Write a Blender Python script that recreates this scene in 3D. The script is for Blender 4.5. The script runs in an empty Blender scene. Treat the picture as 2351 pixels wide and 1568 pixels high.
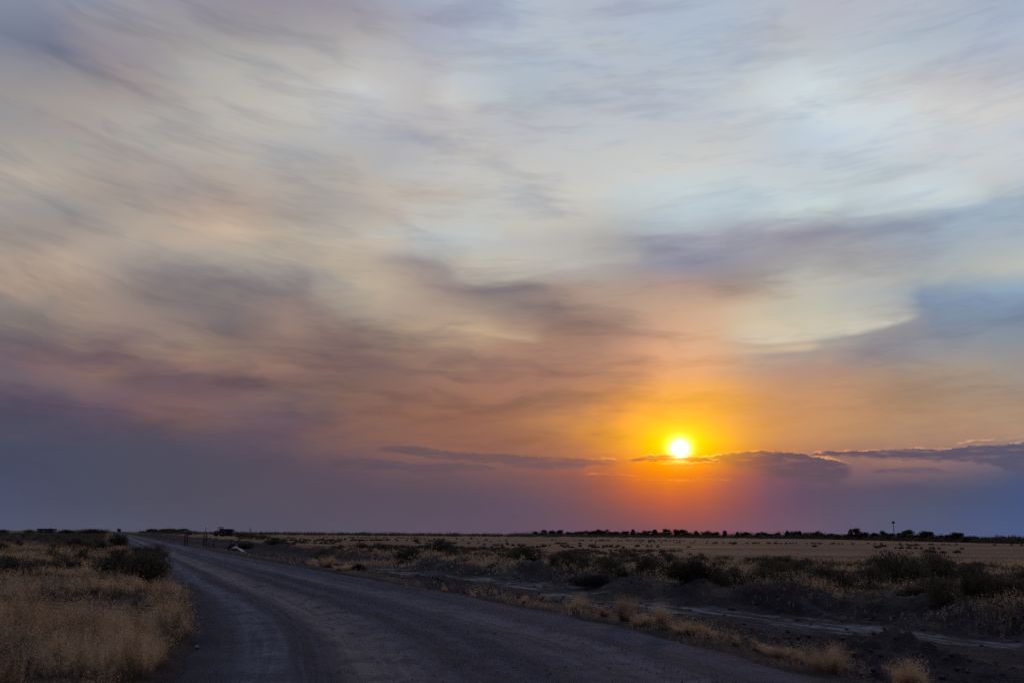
import bpy, bmesh, math, random
import numpy as np
from mathutils import Vector, Matrix

random.seed(7)
RNG = np.random.default_rng(7)
scene = bpy.context.scene
COL = scene.collection
rad = math.radians

# ------------------------------------------------------------------ camera
EYE = 1.75                      # eye height above the gravel road, metres
LENS, SENSOR = 35.0, 36.0
PITCH, ROLL = rad(10.94), rad(0.44)
PW, PH = 2351.0, 1568.0         # the survey frame in which positions were measured
FPX = LENS / SENSOR * PW

_right = Vector((math.cos(ROLL), 0, math.sin(ROLL)))
_fwd = Vector((0, math.cos(PITCH), math.sin(PITCH)))
_up = _right.cross(_fwd).normalized()
_right = _fwd.cross(_up).normalized()

cam = bpy.data.cameras.new('camera')
cam.lens, cam.sensor_width = LENS, SENSOR
cam.clip_start, cam.clip_end = 0.1, 20000
cam.dof.use_dof = True
cam.dof.focus_distance = 90.0
cam.dof.aperture_fstop = 2.4
camo = bpy.data.objects.new('camera', cam)
COL.objects.link(camo)
m = Matrix((_right, _up, -_fwd)).transposed().to_4x4()
m.translation = Vector((0, 0, EYE))
camo.matrix_world = m
scene.camera = camo


def ray(px, py):
    """direction in the world of a point of the survey frame"""
    return (_fwd * FPX + _right * (px - PW / 2) - _up * (py - PH / 2)).normalized()


def az_el(px, py):
    d = ray(px, py)
    return math.degrees(math.atan2(d.x, d.y)), math.degrees(math.asin(d.z))


def horizon_y(px):
    """row of the true horizon at column px"""
    lo, hi = 900.0, 1500.0
    for _ in range(40):
        mid = (lo + hi) / 2
        if ray(px, mid).z > 0:
            lo = mid
        else:
            hi = mid
    return lo


def on_plane(px, py, z=0.0):
    d = ray(px, py)
    t = (z - EYE) / d.z
    return d.x * t, d.y * t


def at_dist(px, dist):
    """ground point in the direction of column px at the horizon, dist metres ahead"""
    d = ray(px, horizon_y(px))
    return d.x / d.y * dist, dist


# ------------------------------------------------------------------ scene objects
def tag(o, label=None, cat=None, group=None, kind=None):
    if label: o['label'] = label
    if cat: o['category'] = cat
    if group: o['group'] = group
    if kind: o['kind'] = kind
    return o


def empty(name, loc, rz=0.0):
    o = bpy.data.objects.new(name, None)
    COL.objects.link(o)
    o.location = loc
    o.rotation_euler = (0, 0, rz)
    o.empty_display_size = 0.3
    return o


def link(name, mesh, parent=None, loc=(0, 0, 0), rz=0.0):
    o = bpy.data.objects.new(name, mesh)
    COL.objects.link(o)
    if parent:
        o.parent = parent
    o.location = loc
    o.rotation_euler = (0, 0, rz)
    return o


def np_mesh(name, verts, faces_list, mat, smooth=False, attrs=None):
    """faces_list: list of int arrays (n,k) with the same or different k"""
    me = bpy.data.meshes.new(name)
    verts = np.asarray(verts, np.float32)
    me.vertices.add(len(verts))
    me.vertices.foreach_set('co', verts.ravel())
    loops = np.concatenate([f.ravel() for f in faces_list]).astype(np.int32)
    sizes = np.concatenate([np.full(len(f), f.shape[1], np.int32) for f in faces_list])
    starts = np.concatenate([[0], np.cumsum(sizes)[:-1]]).astype(np.int32)
    me.loops.add(len(loops))
    me.loops.foreach_set('vertex_index', loops)
    me.polygons.add(len(sizes))
    me.polygons.foreach_set('loop_start', starts)
    me.polygons.foreach_set('loop_total', sizes)
    if smooth:
        me.polygons.foreach_set('use_smooth', np.ones(len(sizes), bool))
    for k, (typ, data) in (attrs or {}).items():
        a = me.attributes.new(k, typ, 'POINT')
        a.data.foreach_set('value' if typ == 'FLOAT' else ('color' if typ == 'FLOAT_COLOR' else 'vector'),
                           np.asarray(data, np.float32).ravel())
    me.update(calc_edges=True)
    me.materials.append(mat)
    return me


class MB:
    """collects boxes, tubes and lathes, then builds ONE mesh object"""
    def __init__(self):
        self.bm = bmesh.new()

    def box(self, c, size, rot=None, bev=0.0):
        r = bmesh.ops.create_cube(self.bm, size=1.0)
        vs = r['verts']
        M = Matrix.Translation(c) @ ((rot.to_4x4()) if rot else Matrix()) @ Matrix.Diagonal((*size, 1))
        bmesh.ops.transform(self.bm, matrix=M, verts=vs)
        if bev:
            es = list({e for v in vs for e in v.link_edges})
            bmesh.ops.bevel(self.bm, geom=es, offset=bev, segments=2, affect='EDGES', profile=0.5)
        return self

    def tube(self, a, b, r0, r1=None, n=10):
        a, b = Vector(a), Vector(b)
        r1 = r0 if r1 is None else r1
        d = b - a
        M = Matrix.Translation((a + b) / 2) @ d.to_track_quat('Z', 'Y').to_matrix().to_4x4()
        r = bmesh.ops.create_cone(self.bm, cap_ends=True, segments=n, radius1=r0, radius2=r1, depth=d.length)
        bmesh.ops.transform(self.bm, matrix=M, verts=r['verts'])
        return self

    def path(self, pts, r, n=8):
        for a, b in zip(pts[:-1], pts[1:]):
            self.tube(a, b, r, r, n)
        return self

    def prism(self, pts, x0, x1):
        """outline in (y,z) extruded along x"""
        va = [self.bm.verts.new((x0, y, z)) for y, z in pts]
        vb = [self.bm.verts.new((x1, y, z)) for y, z in pts]
        n = len(pts)
        self.bm.faces.new(va)
        self.bm.faces.new(vb[::-1])
        for i in range(n):
            self.bm.faces.new((va[i], vb[i], vb[(i + 1) % n], va[(i + 1) % n]))
        return self

    def build(self, name, mat, parent=None, loc=(0, 0, 0)):
        bmesh.ops.recalc_face_normals(self.bm, faces=self.bm.faces)
        me = bpy.data.meshes.new(name)
        self.bm.to_mesh(me)
        self.bm.free()
        me.materials.append(mat)
        return link(name, me, parent, loc)


# ------------------------------------------------------------------ noise (numpy)
_perm = RNG.permutation(512).astype(np.int64)
_ang = RNG.random(512) * 2 * np.pi
_gx, _gy = np.cos(_ang), np.sin(_ang)


def perlin(x, y, seed=0):
    x = np.asarray(x, float) + seed * 37.17
    y = np.asarray(y, float) + seed * 91.73
    xi, yi = np.floor(x).astype(np.int64), np.floor(y).astype(np.int64)
    xf, yf = x - xi, y - yi
    u = xf * xf * xf * (xf * (xf * 6 - 15) + 10)
    v = yf * yf * yf * (yf * (yf * 6 - 15) + 10)

    def g(ix, iy, dx, dy):
        h = _perm[(_perm[ix & 511] + iy) & 511]
        return _gx[h] * dx + _gy[h] * dy
    a = g(xi, yi, xf, yf)
    b = g(xi + 1, yi, xf - 1, yf)
    c = g(xi, yi + 1, xf, yf - 1)
    d = g(xi + 1, yi + 1, xf - 1, yf - 1)
    return ((a * (1 - u) + b * u) * (1 - v) + (c * (1 - u) + d * u) * v) * 1.4


def fbm(x, y, octv=4, seed=0, gain=0.5):
    t, amp, f = 0, 1.0, 1.0
    for i in range(octv):
        t = t + amp * perlin(np.asarray(x) * f, np.asarray(y) * f, seed + i * 3)
        amp *= gain
        f *= 2.03
    return t


def sstep(a, b, x):
    t = np.clip((np.asarray(x, float) - a) / (b - a), 0, 1)
    return t * t * (3 - 2 * t)


# ------------------------------------------------------------------ shader helper
class S:
    """a socket with arithmetic"""
    def __init__(self, nt, sock):
        self.nt, self.k = nt, sock

    def _m(self, op, *others, clamp=False):
        n = self.nt.nodes.new('ShaderNodeMath')
        n.operation = op
        n.use_clamp = clamp
        for i, v in enumerate((self,) + others):
            if isinstance(v, S):
                self.nt.links.new(v.k, n.inputs[i])
            else:
                n.inputs[i].default_value = float(v)
        return S(self.nt, n.outputs[0])

    def __add__(s, o): return s._m('ADD', o)
    __radd__ = __add__
    def __sub__(s, o): return s._m('SUBTRACT', o)
    def __rsub__(s, o): return (s * -1.0) + o
    def __mul__(s, o): return s._m('MULTIPLY', o)
    __rmul__ = __mul__
    def __truediv__(s, o): return s._m('DIVIDE', o)
    def max(s, o): return s._m('MAXIMUM', o)
    def min(s, o): return s._m('MINIMUM', o)
    def abs(s): return s._m('ABSOLUTE')
    def exp(s): return s._m('EXPONENT')
    def clamp(s): return s._m('ADD', 0.0, clamp=True)

    def ss(s, a, b, lo=0.0, hi=1.0, mode='SMOOTHSTEP'):
        n = s.nt.nodes.new('ShaderNodeMapRange')
        n.interpolation_type = mode
        s.nt.links.new(s.k, n.inputs[0])
        for i, v in zip((1, 2, 3, 4), (a, b, lo, hi)):
            n.inputs[i].default_value = v
        return S(s.nt, n.outputs[0])

    def lin(s, a, b, lo=0.0, hi=1.0):
        return s.ss(a, b, lo, hi, 'LINEAR')

    def ramp(s, stops, interp='LINEAR'):
        n = s.nt.nodes.new('ShaderNodeValToRGB')
        r = n.color_ramp
        r.interpolation = interp
        r.elements[0].position = stops[0][0]
        r.elements[-1].position = stops[-1][0]
        for p, c in stops[1:-1]:
            r.elements.new(p)
        for e, (p, c) in zip(r.elements, stops):
            e.color = (c, c, c, 1) if not hasattr(c, '__len__') else (*c[:3], 1)
        s.nt.links.new(s.k, n.inputs[0])
        return S(s.nt, n.outputs[0])


def vec(nt, x, y, z=0.0):
    n = nt.nodes.new('ShaderNodeCombineXYZ')
    for i, v in enumerate((x, y, z)):
        if isinstance(v, S):
            nt.links.new(v.k, n.inputs[i])
        else:
            n.inputs[i].default_value = float(v)
    return S(nt, n.outputs[0])


def noise(nt, v, scale=1.0, detail=4.0, rough=0.5, dist=0.0):
    n = nt.nodes.new('ShaderNodeTexNoise')
    n.inputs['Scale'].default_value = scale
    n.inputs['Detail'].default_value = detail
    n.inputs['Roughness'].default_value = rough
    n.inputs['Distortion'].default_value = dist
    if v is not None:
        nt.links.new(v.k, n.inputs['Vector'])
    return S(nt, n.outputs['Fac'])


def mix(nt, f, a, b, blend='MIX'):
    n = nt.nodes.new('ShaderNodeMix')
    n.data_type = 'RGBA'
    n.blend_type = blend
    n.clamp_factor = True
    for sock, v in ((n.inputs[0], f), (n.inputs[6], a), (n.inputs[7], b)):
        if isinstance(v, S):
            nt.links.new(v.k, sock)
        elif hasattr(v, '__len__'):
            sock.default_value = (*v[:3], 1)
        else:
            sock.default_value = float(v)
    return S(nt, n.outputs[2])


def s2l(c):
    """8-bit display colour to linear"""
    c = np.asarray(c, float) / 255.0
    return np.where(c <= 0.04045, c / 12.92, ((c + 0.055) / 1.055) ** 2.4)
# ------------------------------------------------------------------ sky: smoke-veiled sunset, seen by direction only
# observed sky colours: row -> (column, r, g, b) in the survey frame
SKY = {
 0: [(0,125,137,160),(200,140,146,163),(400,146,143,158),(600,148,141,155),(784,152,147,163),(960,158,165,185),(1175,172,187,205),(1400,172,180,198),(1567,166,184,205),(1800,178,184,198),(1900,180,180,195),(2100,176,184,198),(2351,155,170,195)],
 50: [(0,118,130,152),(60,118,126,150),(200,136,136,152),(340,160,156,160),(600,150,146,152),(784,160,154,160),(1000,158,162,182),(1175,174,186,203),(2351,164,178,200)],
 100: [(0,124,132,150),(60,112,119,143),(130,112,117,143),(200,133,130,148),(400,155,150,152),(600,170,168,168),(784,174,169,168),(900,178,175,178),(1000,165,170,188),(1175,176,188,202),(1400,178,190,203),(1567,170,185,201),(1800,182,190,200),(1900,182,190,200),(2100,172,188,203),(2351,172,184,203)],
 200: [(0,150,147,150),(150,155,150,149),(300,158,147,146),(400,165,160,158),(500,178,175,170),(600,184,182,178),(784,194,194,192),(850,200,202,202),(1000,188,187,190),(1040,200,202,203),(1175,168,183,195),(1400,180,188,200),(1567,181,192,205),(1750,195,204,208),(1850,205,220,226),(1980,200,208,210),(2100,200,200,202),(2200,195,195,200),(2351,183,188,202)],
 270: [(1567,185,192,202),(1800,200,212,218),(1930,205,218,224),(2100,208,214,214),(2250,210,212,210),(2351,215,214,210)],
 300: [(0,150,150,152),(150,163,152,148),(300,172,168,163),(400,176,171,165),(600,185,180,173),(784,187,187,187),(900,176,175,182),(1050,190,185,182),(1175,185,185,190),(1400,190,195,200),(1567,189,192,196),(1800,188,202,212),(1950,200,212,220),(2100,203,212,216),(2200,198,202,208),(2351,190,198,210)],
 345: [(100,165,160,152),(300,170,165,160),(640,172,173,176),(740,165,168,172),(900,172,175,182),(1567,200,202,200)],
 400: [(0,178,166,153),(130,184,170,154),(200,165,154,147),(300,172,156,146),(400,165,155,150),(500,176,163,152),(600,178,170,160),(784,189,178,164),(900,180,178,178),(1000,192,192,190),(1175,195,196,193),(1400,198,200,198),(1567,205,208,206),(1700,200,205,205),(1900,184,198,210),(2100,195,205,208),(2351,200,207,207)],
 429: [(0,178,168,155),(200,168,157,148),(430,155,146,145),(560,172,158,148),(700,172,165,158),(784,174,168,160),(900,190,180,170),(1000,190,185,178),(1175,192,194,193),(1400,200,202,200),(1567,199,211,212),(1700,196,208,210),(1900,195,208,208),(2100,195,206,208),(2250,190,200,203),(2351,172,185,200)],
 470: [(1567,182,198,206),(1700,190,205,210),(1900,196,212,210),(2100,196,210,216),(2200,186,205,215),(2280,158,178,195),(2351,150,170,190)],
 500: [(0,158,148,142),(100,148,142,142),(200,152,145,142),(350,172,158,147),(450,186,162,145),(540,195,170,148),(650,178,165,152),(784,169,160,154),(900,185,175,165),(1050,192,190,184),(1200,195,194,190),(1350,190,188,185),(1450,176,185,190),(1567,176,193,204),(1700,175,190,198),(1850,178,190,200),(1950,160,165,180),(2050,158,170,185),(2150,145,162,182),(2351,155,175,190)],
 530: [(784,178,168,158),(900,192,195,193),(1000,190,200,203),(1100,185,196,200),(1200,190,190,187),(1350,165,166,172),(1450,150,158,172),(1567,152,162,178),(1700,165,168,180),(1850,140,138,158),(1950,135,140,160),(2050,130,145,170),(2150,140,158,180),(2351,160,178,192)],
 550: [(0,155,145,138),(100,158,143,135),(300,178,163,147),(480,196,176,152),(600,190,175,155),(784,188,178,163),(900,190,182,172),(1050,180,188,190),(1200,186,184,182),(1350,172,168,166),(1567,168,170,180)],
 575: [(1567,164,163,170),(1700,160,155,162),(1850,155,155,165),(2000,165,168,175),(2100,162,168,178),(2200,165,175,182),(2351,175,180,182)],
 600: [(0,175,155,138),(150,185,163,143),(300,165,150,140),(400,150,142,140),(500,155,148,142),(600,165,155,145),(784,181,167,148),(900,172,155,145),(1000,150,142,142),(1100,196,188,172),(1200,200,195,180),(1300,185,185,182),(1400,165,163,165),(1500,150,150,165),(1567,141,141,164),(1700,145,145,160),(1850,165,160,158),(1950,180,178,170),(2100,178,178,175),(2250,178,178,175),(2351,185,188,182)],
 645: [(0,172,150,133),(150,178,152,132),(300,150,138,132),(450,138,128,128),(550,145,135,132),(700,150,142,140),(784,182,169,149),(900,185,165,142),(1000,160,142,135),(1100,140,130,132),(1200,150,138,135),(1300,170,148,135),(1450,165,145,138),(1567,168,145,138),(1700,150,135,130),(1820,185,182,172),(1950,180,180,178),(2100,158,170,178),(2200,145,170,185),(2351,150,180,198)],
 680: [(1567,190,152,128),(1700,190,162,138),(1850,190,182,165),(1920,190,188,172),(2000,170,175,175),(2100,140,155,172),(2160,115,138,170),(2250,125,150,175),(2351,120,145,175)],
 700: [(0,148,135,125),(150,140,128,122),(250,155,133,122),(400,130,118,120),(500,122,112,116),(600,138,122,118),(700,148,125,118),(784,150,138,130),(900,178,162,142),(1000,170,145,130),(1150,135,122,120),(1250,140,120,115),(1350,175,145,122),(1450,188,155,125)],
 720: [(1567,200,158,120),(1700,208,178,140),(1800,195,185,160),(1900,185,185,170),(2000,188,183,172),(2080,195,188,172),(2130,140,155,172),(2250,125,148,172),(2351,110,130,160)],
 755: [(0,122,110,115),(100,125,112,113),(200,155,132,118),(350,152,130,118),(450,140,120,113),(540,118,105,108),(600,128,108,106),(700,150,122,112),(784,137,114,107),(900,150,128,115),(1050,195,165,128),(1120,192,158,120),(1250,158,122,105),(1350,150,115,100),(1450,172,132,110),(1567,210,160,113),(1700,210,180,140),(1750,212,190,150),(1900,195,188,160),(1980,188,180,162),(2060,150,148,155),(2200,130,143,160),(2351,125,140,158)],
 800: [(0,118,102,108),(200,120,102,105),(300,128,105,105),(430,163,136,115),(550,150,123,108),(650,142,115,105),(720,120,96,96),(784,118,94,97),(900,150,120,103),(1000,165,132,108),(1100,165,132,108),(1200,178,135,103),(1300,182,135,100),(1450,195,140,95),(1567,225,163,98),(1700,225,185,130),(1800,215,185,140),(1880,200,175,145),(1950,155,142,142),(2100,145,143,148),(2351,140,143,150)],
 850: [(0,112,95,105),(150,130,103,105),(300,132,103,100),(450,145,112,102),(600,150,115,102),(784,136,104,97),(900,140,108,98),(1100,165,122,98),(1250,172,122,95),(1400,195,138,90),(1567,235,162,80),(1700,220,165,105),(1850,195,148,112),(2000,175,148,125),(2200,165,150,135),(2351,155,145,138)],
 870: [(0,112,96,104),(150,126,106,105),(300,130,104,100),(380,102,84,94),(500,106,85,92),(600,123,95,93),(784,128,100,92)],
 900: [(0,95,82,105),(100,98,83,105),(250,112,90,102),(400,112,88,95),(500,115,90,95),(600,125,98,95),(784,140,108,92),(1000,155,112,92),(1286,185,130,92),(1400,222,148,72),(1480,242,160,48),(1560,248,168,35),(1640,245,165,52),(1750,225,160,90),(1900,205,152,105),(2069,180,148,118),(2351,170,148,128)],
 950: [(0,82,80,110),(150,92,83,110),(300,110,88,98),(400,135,103,95),(500,120,95,95),(700,110,90,95),(784,135,102,92),(1000,152,108,88),(1150,168,116,86),(1286,195,135,86),(1380,236,153,60),(1460,250,165,30),(1560,252,172,15),(1650,250,168,30),(1720,240,165,70),(1850,212,153,98),(2069,187,148,110),(2351,180,150,122)],
 1000: [(0,80,80,110),(200,82,78,105),(400,88,80,100),(600,100,82,98),(784,125,94,90),(1000,150,106,88),(1175,168,114,84),(1286,205,138,78),(1400,245,160,40),(1470,252,168,20),(1560,252,172,10),(1620,252,168,20),(1700,248,168,45),(1800,222,155,88),(1950,202,150,103),(2069,188,147,112),(2351,185,150,122)],
 1040: [(0,72,78,112),(300,78,78,106),(600,92,80,98),(784,115,90,92),(1000,140,100,90),(1175,152,104,86),(1300,180,115,78),(1400,222,135,55),(1480,246,150,20),(1560,250,155,5),(1640,242,148,30),(1720,215,135,70),(1850,180,125,95),(2000,158,118,102),(2200,148,115,108),(2351,130,108,116)],
 1080: [(0,71,80,114),(300,77,78,105),(600,84,77,98),(784,97,80,94),(1000,112,86,92),(1175,128,90,88),(1286,148,95,82),(1380,180,102,70),(1450,232,122,32),(1560,250,135,5),(1650,226,118,45),(1720,165,96,78),(1820,128,92,96),(1950,130,100,105),(2069,130,102,106),(2200,115,98,112),(2351,85,95,132)],
 1120: [(0,74,83,119),(300,78,78,105),(600,84,78,100),(784,88,78,98),(1000,95,80,97),(1175,108,83,93),(1286,125,87,90),(1400,165,92,72),(1500,215,106,45),(1560,222,112,40),(1650,192,97,65),(1750,130,85,95),(1900,97,81,105),(2069,88,82,115),(2200,82,88,124),(2351,72,95,145)],
 1160: [(0,75,84,120),(200,76,80,112),(400,80,78,105),(784,88,78,100),(1000,90,78,99),(1175,98,80,97),(1286,110,82,92),(1400,140,85,80),(1500,178,91,70),(1580,182,91,68),(1680,148,84,82),(1800,108,80,100),(1950,93,83,112),(2069,85,86,122),(2200,78,91,132),(2351,70,97,150)],
 1210: [(0,80,90,125),(200,82,88,118),(400,82,82,112),(784,87,81,106),(1000,94,81,105),(1175,97,80,104),(1286,105,82,98),(1450,126,82,90),(1560,145,85,83),(1700,125,85,98),(1850,105,85,110),(2069,85,91,131),(2200,80,97,142),(2351,74,104,158)],
}


def sky_grid():
    P, C = [], []
    for y, row in SKY.items():
        for (x, r, g, b) in row:
            P.append(az_el(x, y))
            if y >= 860 and b > max(r, g):            # the smoke is duller than it looks beside the orange
                b -= 0.40 * (b - (r + g) / 2)
                g -= 0.50 * max(0, g - r)
            if 780 <= y <= 1000 and r > 125 and r - b > 30 and abs(x - 1560) > 110:
                r, g, b = r * 0.945, g * 0.94, b * 0.965
            if y < 900 and r - b > 50:
                b += 0.16 * (r - b - 50)
            C.append((r, g, b))
    P, C = np.array(P), np.array(C, float)
    sc = np.array([1.0, 2.2])               # the veil is streaked along the horizon
    Q = P * sc
    D = np.sqrt(((Q[:, None] - Q[None]) ** 2).sum(2) + 0.3)
    mean = C.mean(0)
    W = np.linalg.solve(D + 0.15 * np.eye(len(Q)), C - mean)
    azs = np.linspace(-30.5, 30.5, 35)
    els = np.concatenate([np.linspace(-0.3, 9.0, 14), np.linspace(9.9, 31.5, 17), [36.0]])
    A, E = np.meshgrid(azs, els, indexing='ij')
    # clip to what was observed, so nothing is extrapolated wildly
    T = np.stack([np.clip(A, -28.5, 28.5), np.clip(E, 0.0, 31.0)], -1) * sc
    Dg = np.sqrt(((T[:, :, None] - Q[None, None]) ** 2).sum(3) + 0.3)
    G = np.clip(Dg @ W + mean, 4, 254)
    return azs, els, s2l(G)


SUN_AZ, SUN_EL = az_el(1560, 1030)


def use_group(nt, grp, *ins):
    n = nt.nodes.new('ShaderNodeGroup')
    n.node_tree = grp
    for i, v in enumerate(ins):
        nt.links.new(v.k, n.inputs[i])
    return n.outputs[0]


def sky_group():
    g = bpy.data.node_groups.new('veil_colours', 'ShaderNodeTree')
    g.interface.new_socket('az', in_out='INPUT', socket_type='NodeSocketFloat')
    g.interface.new_socket('el', in_out='INPUT', socket_type='NodeSocketFloat')
    g.interface.new_socket('colour', in_out='OUTPUT', socket_type='NodeSocketColor')
    gi, go = g.nodes.new('NodeGroupInput'), g.nodes.new('NodeGroupOutput')
    azs, els, G = sky_grid()
    az, t = S(g, gi.outputs[0]), S(g, gi.outputs[1]).lin(els[0], els[-1])
    pos = (els - els[0]) / (els[-1] - els[0])
    base = None
    for i, a in enumerate(azs):
        r = t.ramp(list(zip(pos, G[i])))
        base = r if base is None else mix(g, az.lin(azs[i - 1], a), base, r)
    g.links.new(base.k, go.inputs[0])
    return g


def profile_group(st_top, st_bot):
    g = bpy.data.node_groups.new('bank_profile', 'ShaderNodeTree')
    g.interface.new_socket('f', in_out='INPUT', socket_type='NodeSocketFloat')
    g.interface.new_socket('t', in_out='OUTPUT', socket_type='NodeSocketFloat')
    g.interface.new_socket('b', in_out='OUTPUT', socket_type='NodeSocketFloat')
    gi, go = g.nodes.new('NodeGroupInput'), g.nodes.new('NodeGroupOutput')
    f = S(g, gi.outputs[0])
    for i, st in enumerate((st_top, st_bot)):
        g.links.new((f.ramp(st) * 10.0).k, go.inputs[i])
    return g


def noise2(nt, x, y, detail=4.0, rough=0.5):
    n = noise(nt, vec(nt, x, y), 1.0, detail, rough)
    n.k.node.noise_dimensions = '2D'
    return n


def make_world():
    grp = sky_group()
    w = bpy.data.worlds.new('World')
    scene.world = w
    w.use_nodes = True
    w.cycles.sampling_method = 'MANUAL'
    w.cycles.sample_map_resolution = 512
    nt = w.node_tree
    nt.nodes.clear()
    out = nt.nodes.new('ShaderNodeOutputWorld')
    tc = nt.nodes.new('ShaderNodeTexCoord')
    sp = nt.nodes.new('ShaderNodeSeparateXYZ')
    nt.links.new(tc.outputs['Generated'], sp.inputs[0])
    X, Y, Z = (S(nt, sp.outputs[i]) for i in range(3))
    az = X._m('ARCTAN2', Y) * (180 / math.pi)
    el = Z._m('ARCSINE') * (180 / math.pi)

    # streak space: wisps fall to the right on the left side and rise to the right on the right side
    lift = el.ss(3.0, 16.0)
    aL, aR = (az + 1.0).min(0.0), (az + 1.0).max(0.0)
    els_ = el - (aL * aL * 0.0046 + aR * aR * 0.0016) * lift
    n_w1 = noise2(nt, az * 0.11, els_ * 0.30, 2.0, 0.5)
    n_w2 = noise2(nt, az * 0.13 + 21.0, els_ * 0.42, 3.0, 0.55)
    n_mid = noise2(nt, az * 0.14 + n_w1 * 0.9, els_ * 0.55 + n_w2 * 0.9 + 5.3, 4.0, 0.5)
    # curled filaments: fine noise seen through a warped domain
    n_curl = noise2(nt, az * 0.20 + n_w2 * 2.2, els_ * 1.05 + n_w1 * 2.8 + 40.0, 5.0, 0.52)
    n_fine = noise2(nt, az * 0.30 + n_w2 * 2.6, els_ * 2.2 + n_mid * 2.0 + 9.0, 3.0, 0.5)
    n_fib = noise2(nt, az * 0.42 + n_w1 * 2.0, els_ * 4.6 + n_curl * 2.4 + n_w2 * 3.0 + 60.0, 5.0, 0.62)

    n_band = noise2(nt, az * 0.05 + n_w2 * 1.1, els_ * 0.95 + n_w1 * 1.7 + n_w2 * 1.6 + 80.0, 4.0, 0.5)
    warp = el.ss(1.0, 8.0, 0.12, 1.0)
    az2 = az + (n_w1 - 0.5) * 2.4 * warp + (n_mid - 0.5) * 3.0 * warp + (n_curl - 0.5) * 2.0 * warp
    el2 = el + (n_w2 - 0.5) * 0.9 * warp + (n_curl - 0.5) * 0.8 * warp
    base = S(nt, use_group(nt, grp, az2, el2))

    # veil detail: lighter wisps and cooler, darker hollows
    veil = el.ss(1.5, 9.0)
    low = el.ss(2.0, 5.0) * el.ss(15.0, 9.0) * az.ss(14.0, 2.0)
    d1 = (n_mid - 0.5) * 0.46 + (n_band - 0.5) * low.lin(0, 1, 0.20, 0.62) + (n_curl - 0.5) * 0.14 + (n_fine - 0.5) * low.lin(0, 1, 0.12, 0.20) + (n_fib - 0.5) * low.lin(0, 1, 0.17, 0.20) + low.lin(0, 1, 0.495, 0.465)
    tone = d1.ramp([(0.26, (0.74, 0.745, 0.80)), (0.40, (0.88, 0.88, 0.91)), (0.51, (1.0, 1.0, 1.0)),
                    (0.62, (1.12, 1.10, 1.05)), (0.76, (1.24, 1.20, 1.11))], 'B_SPLINE')
    hue = (n_w2 * 0.5 + n_curl * 0.5).ramp([(0.36, (0.965, 0.99, 1.03)), (0.5, (1, 1, 1)), (0.64, (1.03, 1.0, 0.955))])
    base = mix(nt, veil, base, mix(nt, 1.0, base, hue, 'MULTIPLY'))
    base = mix(nt, veil * 0.92 + 0.05, base, mix(nt, 1.0, base, tone, 'MULTIPLY'))

    def wisp(base, line, rise, col, opac, amp=0.5, under=0.0):
        L = [az_el(*p) for p in line]
        a0, a1 = L[0][0], L[-1][0]
        st = [((a - a0) / (a1 - a0), e / 10.0) for a, e in L]
        f = az.lin(a0, a1)
        T = S(nt, use_group(nt, profile_group(st, st), f)) + (n_curl - 0.5) * amp
        d = el - T
        if under:
            u = d.ss(0.16, -0.25) * (d.min(0.0) / 0.9).exp() * az.ss(a0, a0 + 3.0) * az.ss(a1 + 0.2, a1 - 1.0)
            base = mix(nt, u * under, base, s2l((132, 138, 152)))
        m = d.ss(-0.16, 0.18) * (d.max(0.0) * (-1.0 / rise)).exp() * az.ss(a0, a0 + 2.5) * az.ss(a1, a1 - 1.2)
        return mix(nt, m * (n_fine.ss(0.25, 0.6, 0.55, 1.0)) * opac, base, col)

    base = wisp(base, [(1640, 782), (1750, 788), (1850, 783), (1950, 768), (2030, 752), (2090, 737), (2125, 725)], 0.9, s2l((208, 203, 186)), 0.85, 0.34, 0.55)
    base = wisp(base, [(1640, 812), (1720, 812), (1800, 808), (1860, 802), (1900, 796)], 0.34, s2l((222, 192, 148)), 0.85, 0.24, 0.3)
    base = wisp(base, [(1900, 505), (2000, 493), (2100, 480), (2200, 472), (2290, 458)], 0.8, s2l((198, 212, 216)), 0.6, 0.4)
    base = wisp(base, [(1000, 640), (1100, 655), (1200, 640), (1300, 616), (1400, 606), (1500, 604)], 1.0, s2l((194, 188, 176)), 0.45, 0.5)
    base = wisp(base, [(800, 548), (900, 545), (1000, 538), (1100, 545), (1180, 560)], 0.5, s2l((198, 204, 202)), 0.5, 0.4)
    base = wisp(base, [(1000, 748), (1060, 756), (1120, 770), (1180, 782), (1260, 790)], 0.45, s2l((206, 176, 136)), 0.6, 0.3)

    # smoke greys the colours of the upper veil
    hsv = nt.nodes.new('ShaderNodeHueSaturation')
    k = el.ss(4.0, 12.0, 1.0, 0.86)
    nt.links.new(k.k, hsv.inputs['Saturation'])
    nt.links.new(base.k, hsv.inputs['Color'])
    base = S(nt, hsv.outputs[0])

    # ---- low cloud banks near the horizon
    dx = (az - SUN_AZ) * math.cos(rad(SUN_EL))
    dy = el - SUN_EL
    th = (dx * dx + dy * dy)._m('SQRT')
    n_edge = noise2(nt, az * 0.9, el * 3.2, 5.0, 0.62)
    n_puff = noise2(nt, az * 2.6, el * 6.0 + 7.0, 5.0, 0.66)
    n_tear = noise2(nt, az * 0.55 + 31.0, el * 5.0, 4.0, 0.6)
    near = (th * -0.40).exp()
    far_az = az.lin(SUN_AZ, 27.0)
    cloud_col = az.lin(-16, 27).ramp([(0.0, s2l((80, 74, 92))), (0.25, s2l((94, 80, 90))), (0.45, s2l((116, 88, 92))),
                                      (0.56, s2l((170, 98, 62))), (0.595, s2l((245, 140, 10))), (0.64, s2l((190, 108, 50))),
                                      (0.72, s2l((104, 82, 92))), (0.85, s2l((92, 80, 98))), (1.0, s2l((84, 84, 108)))])
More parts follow.
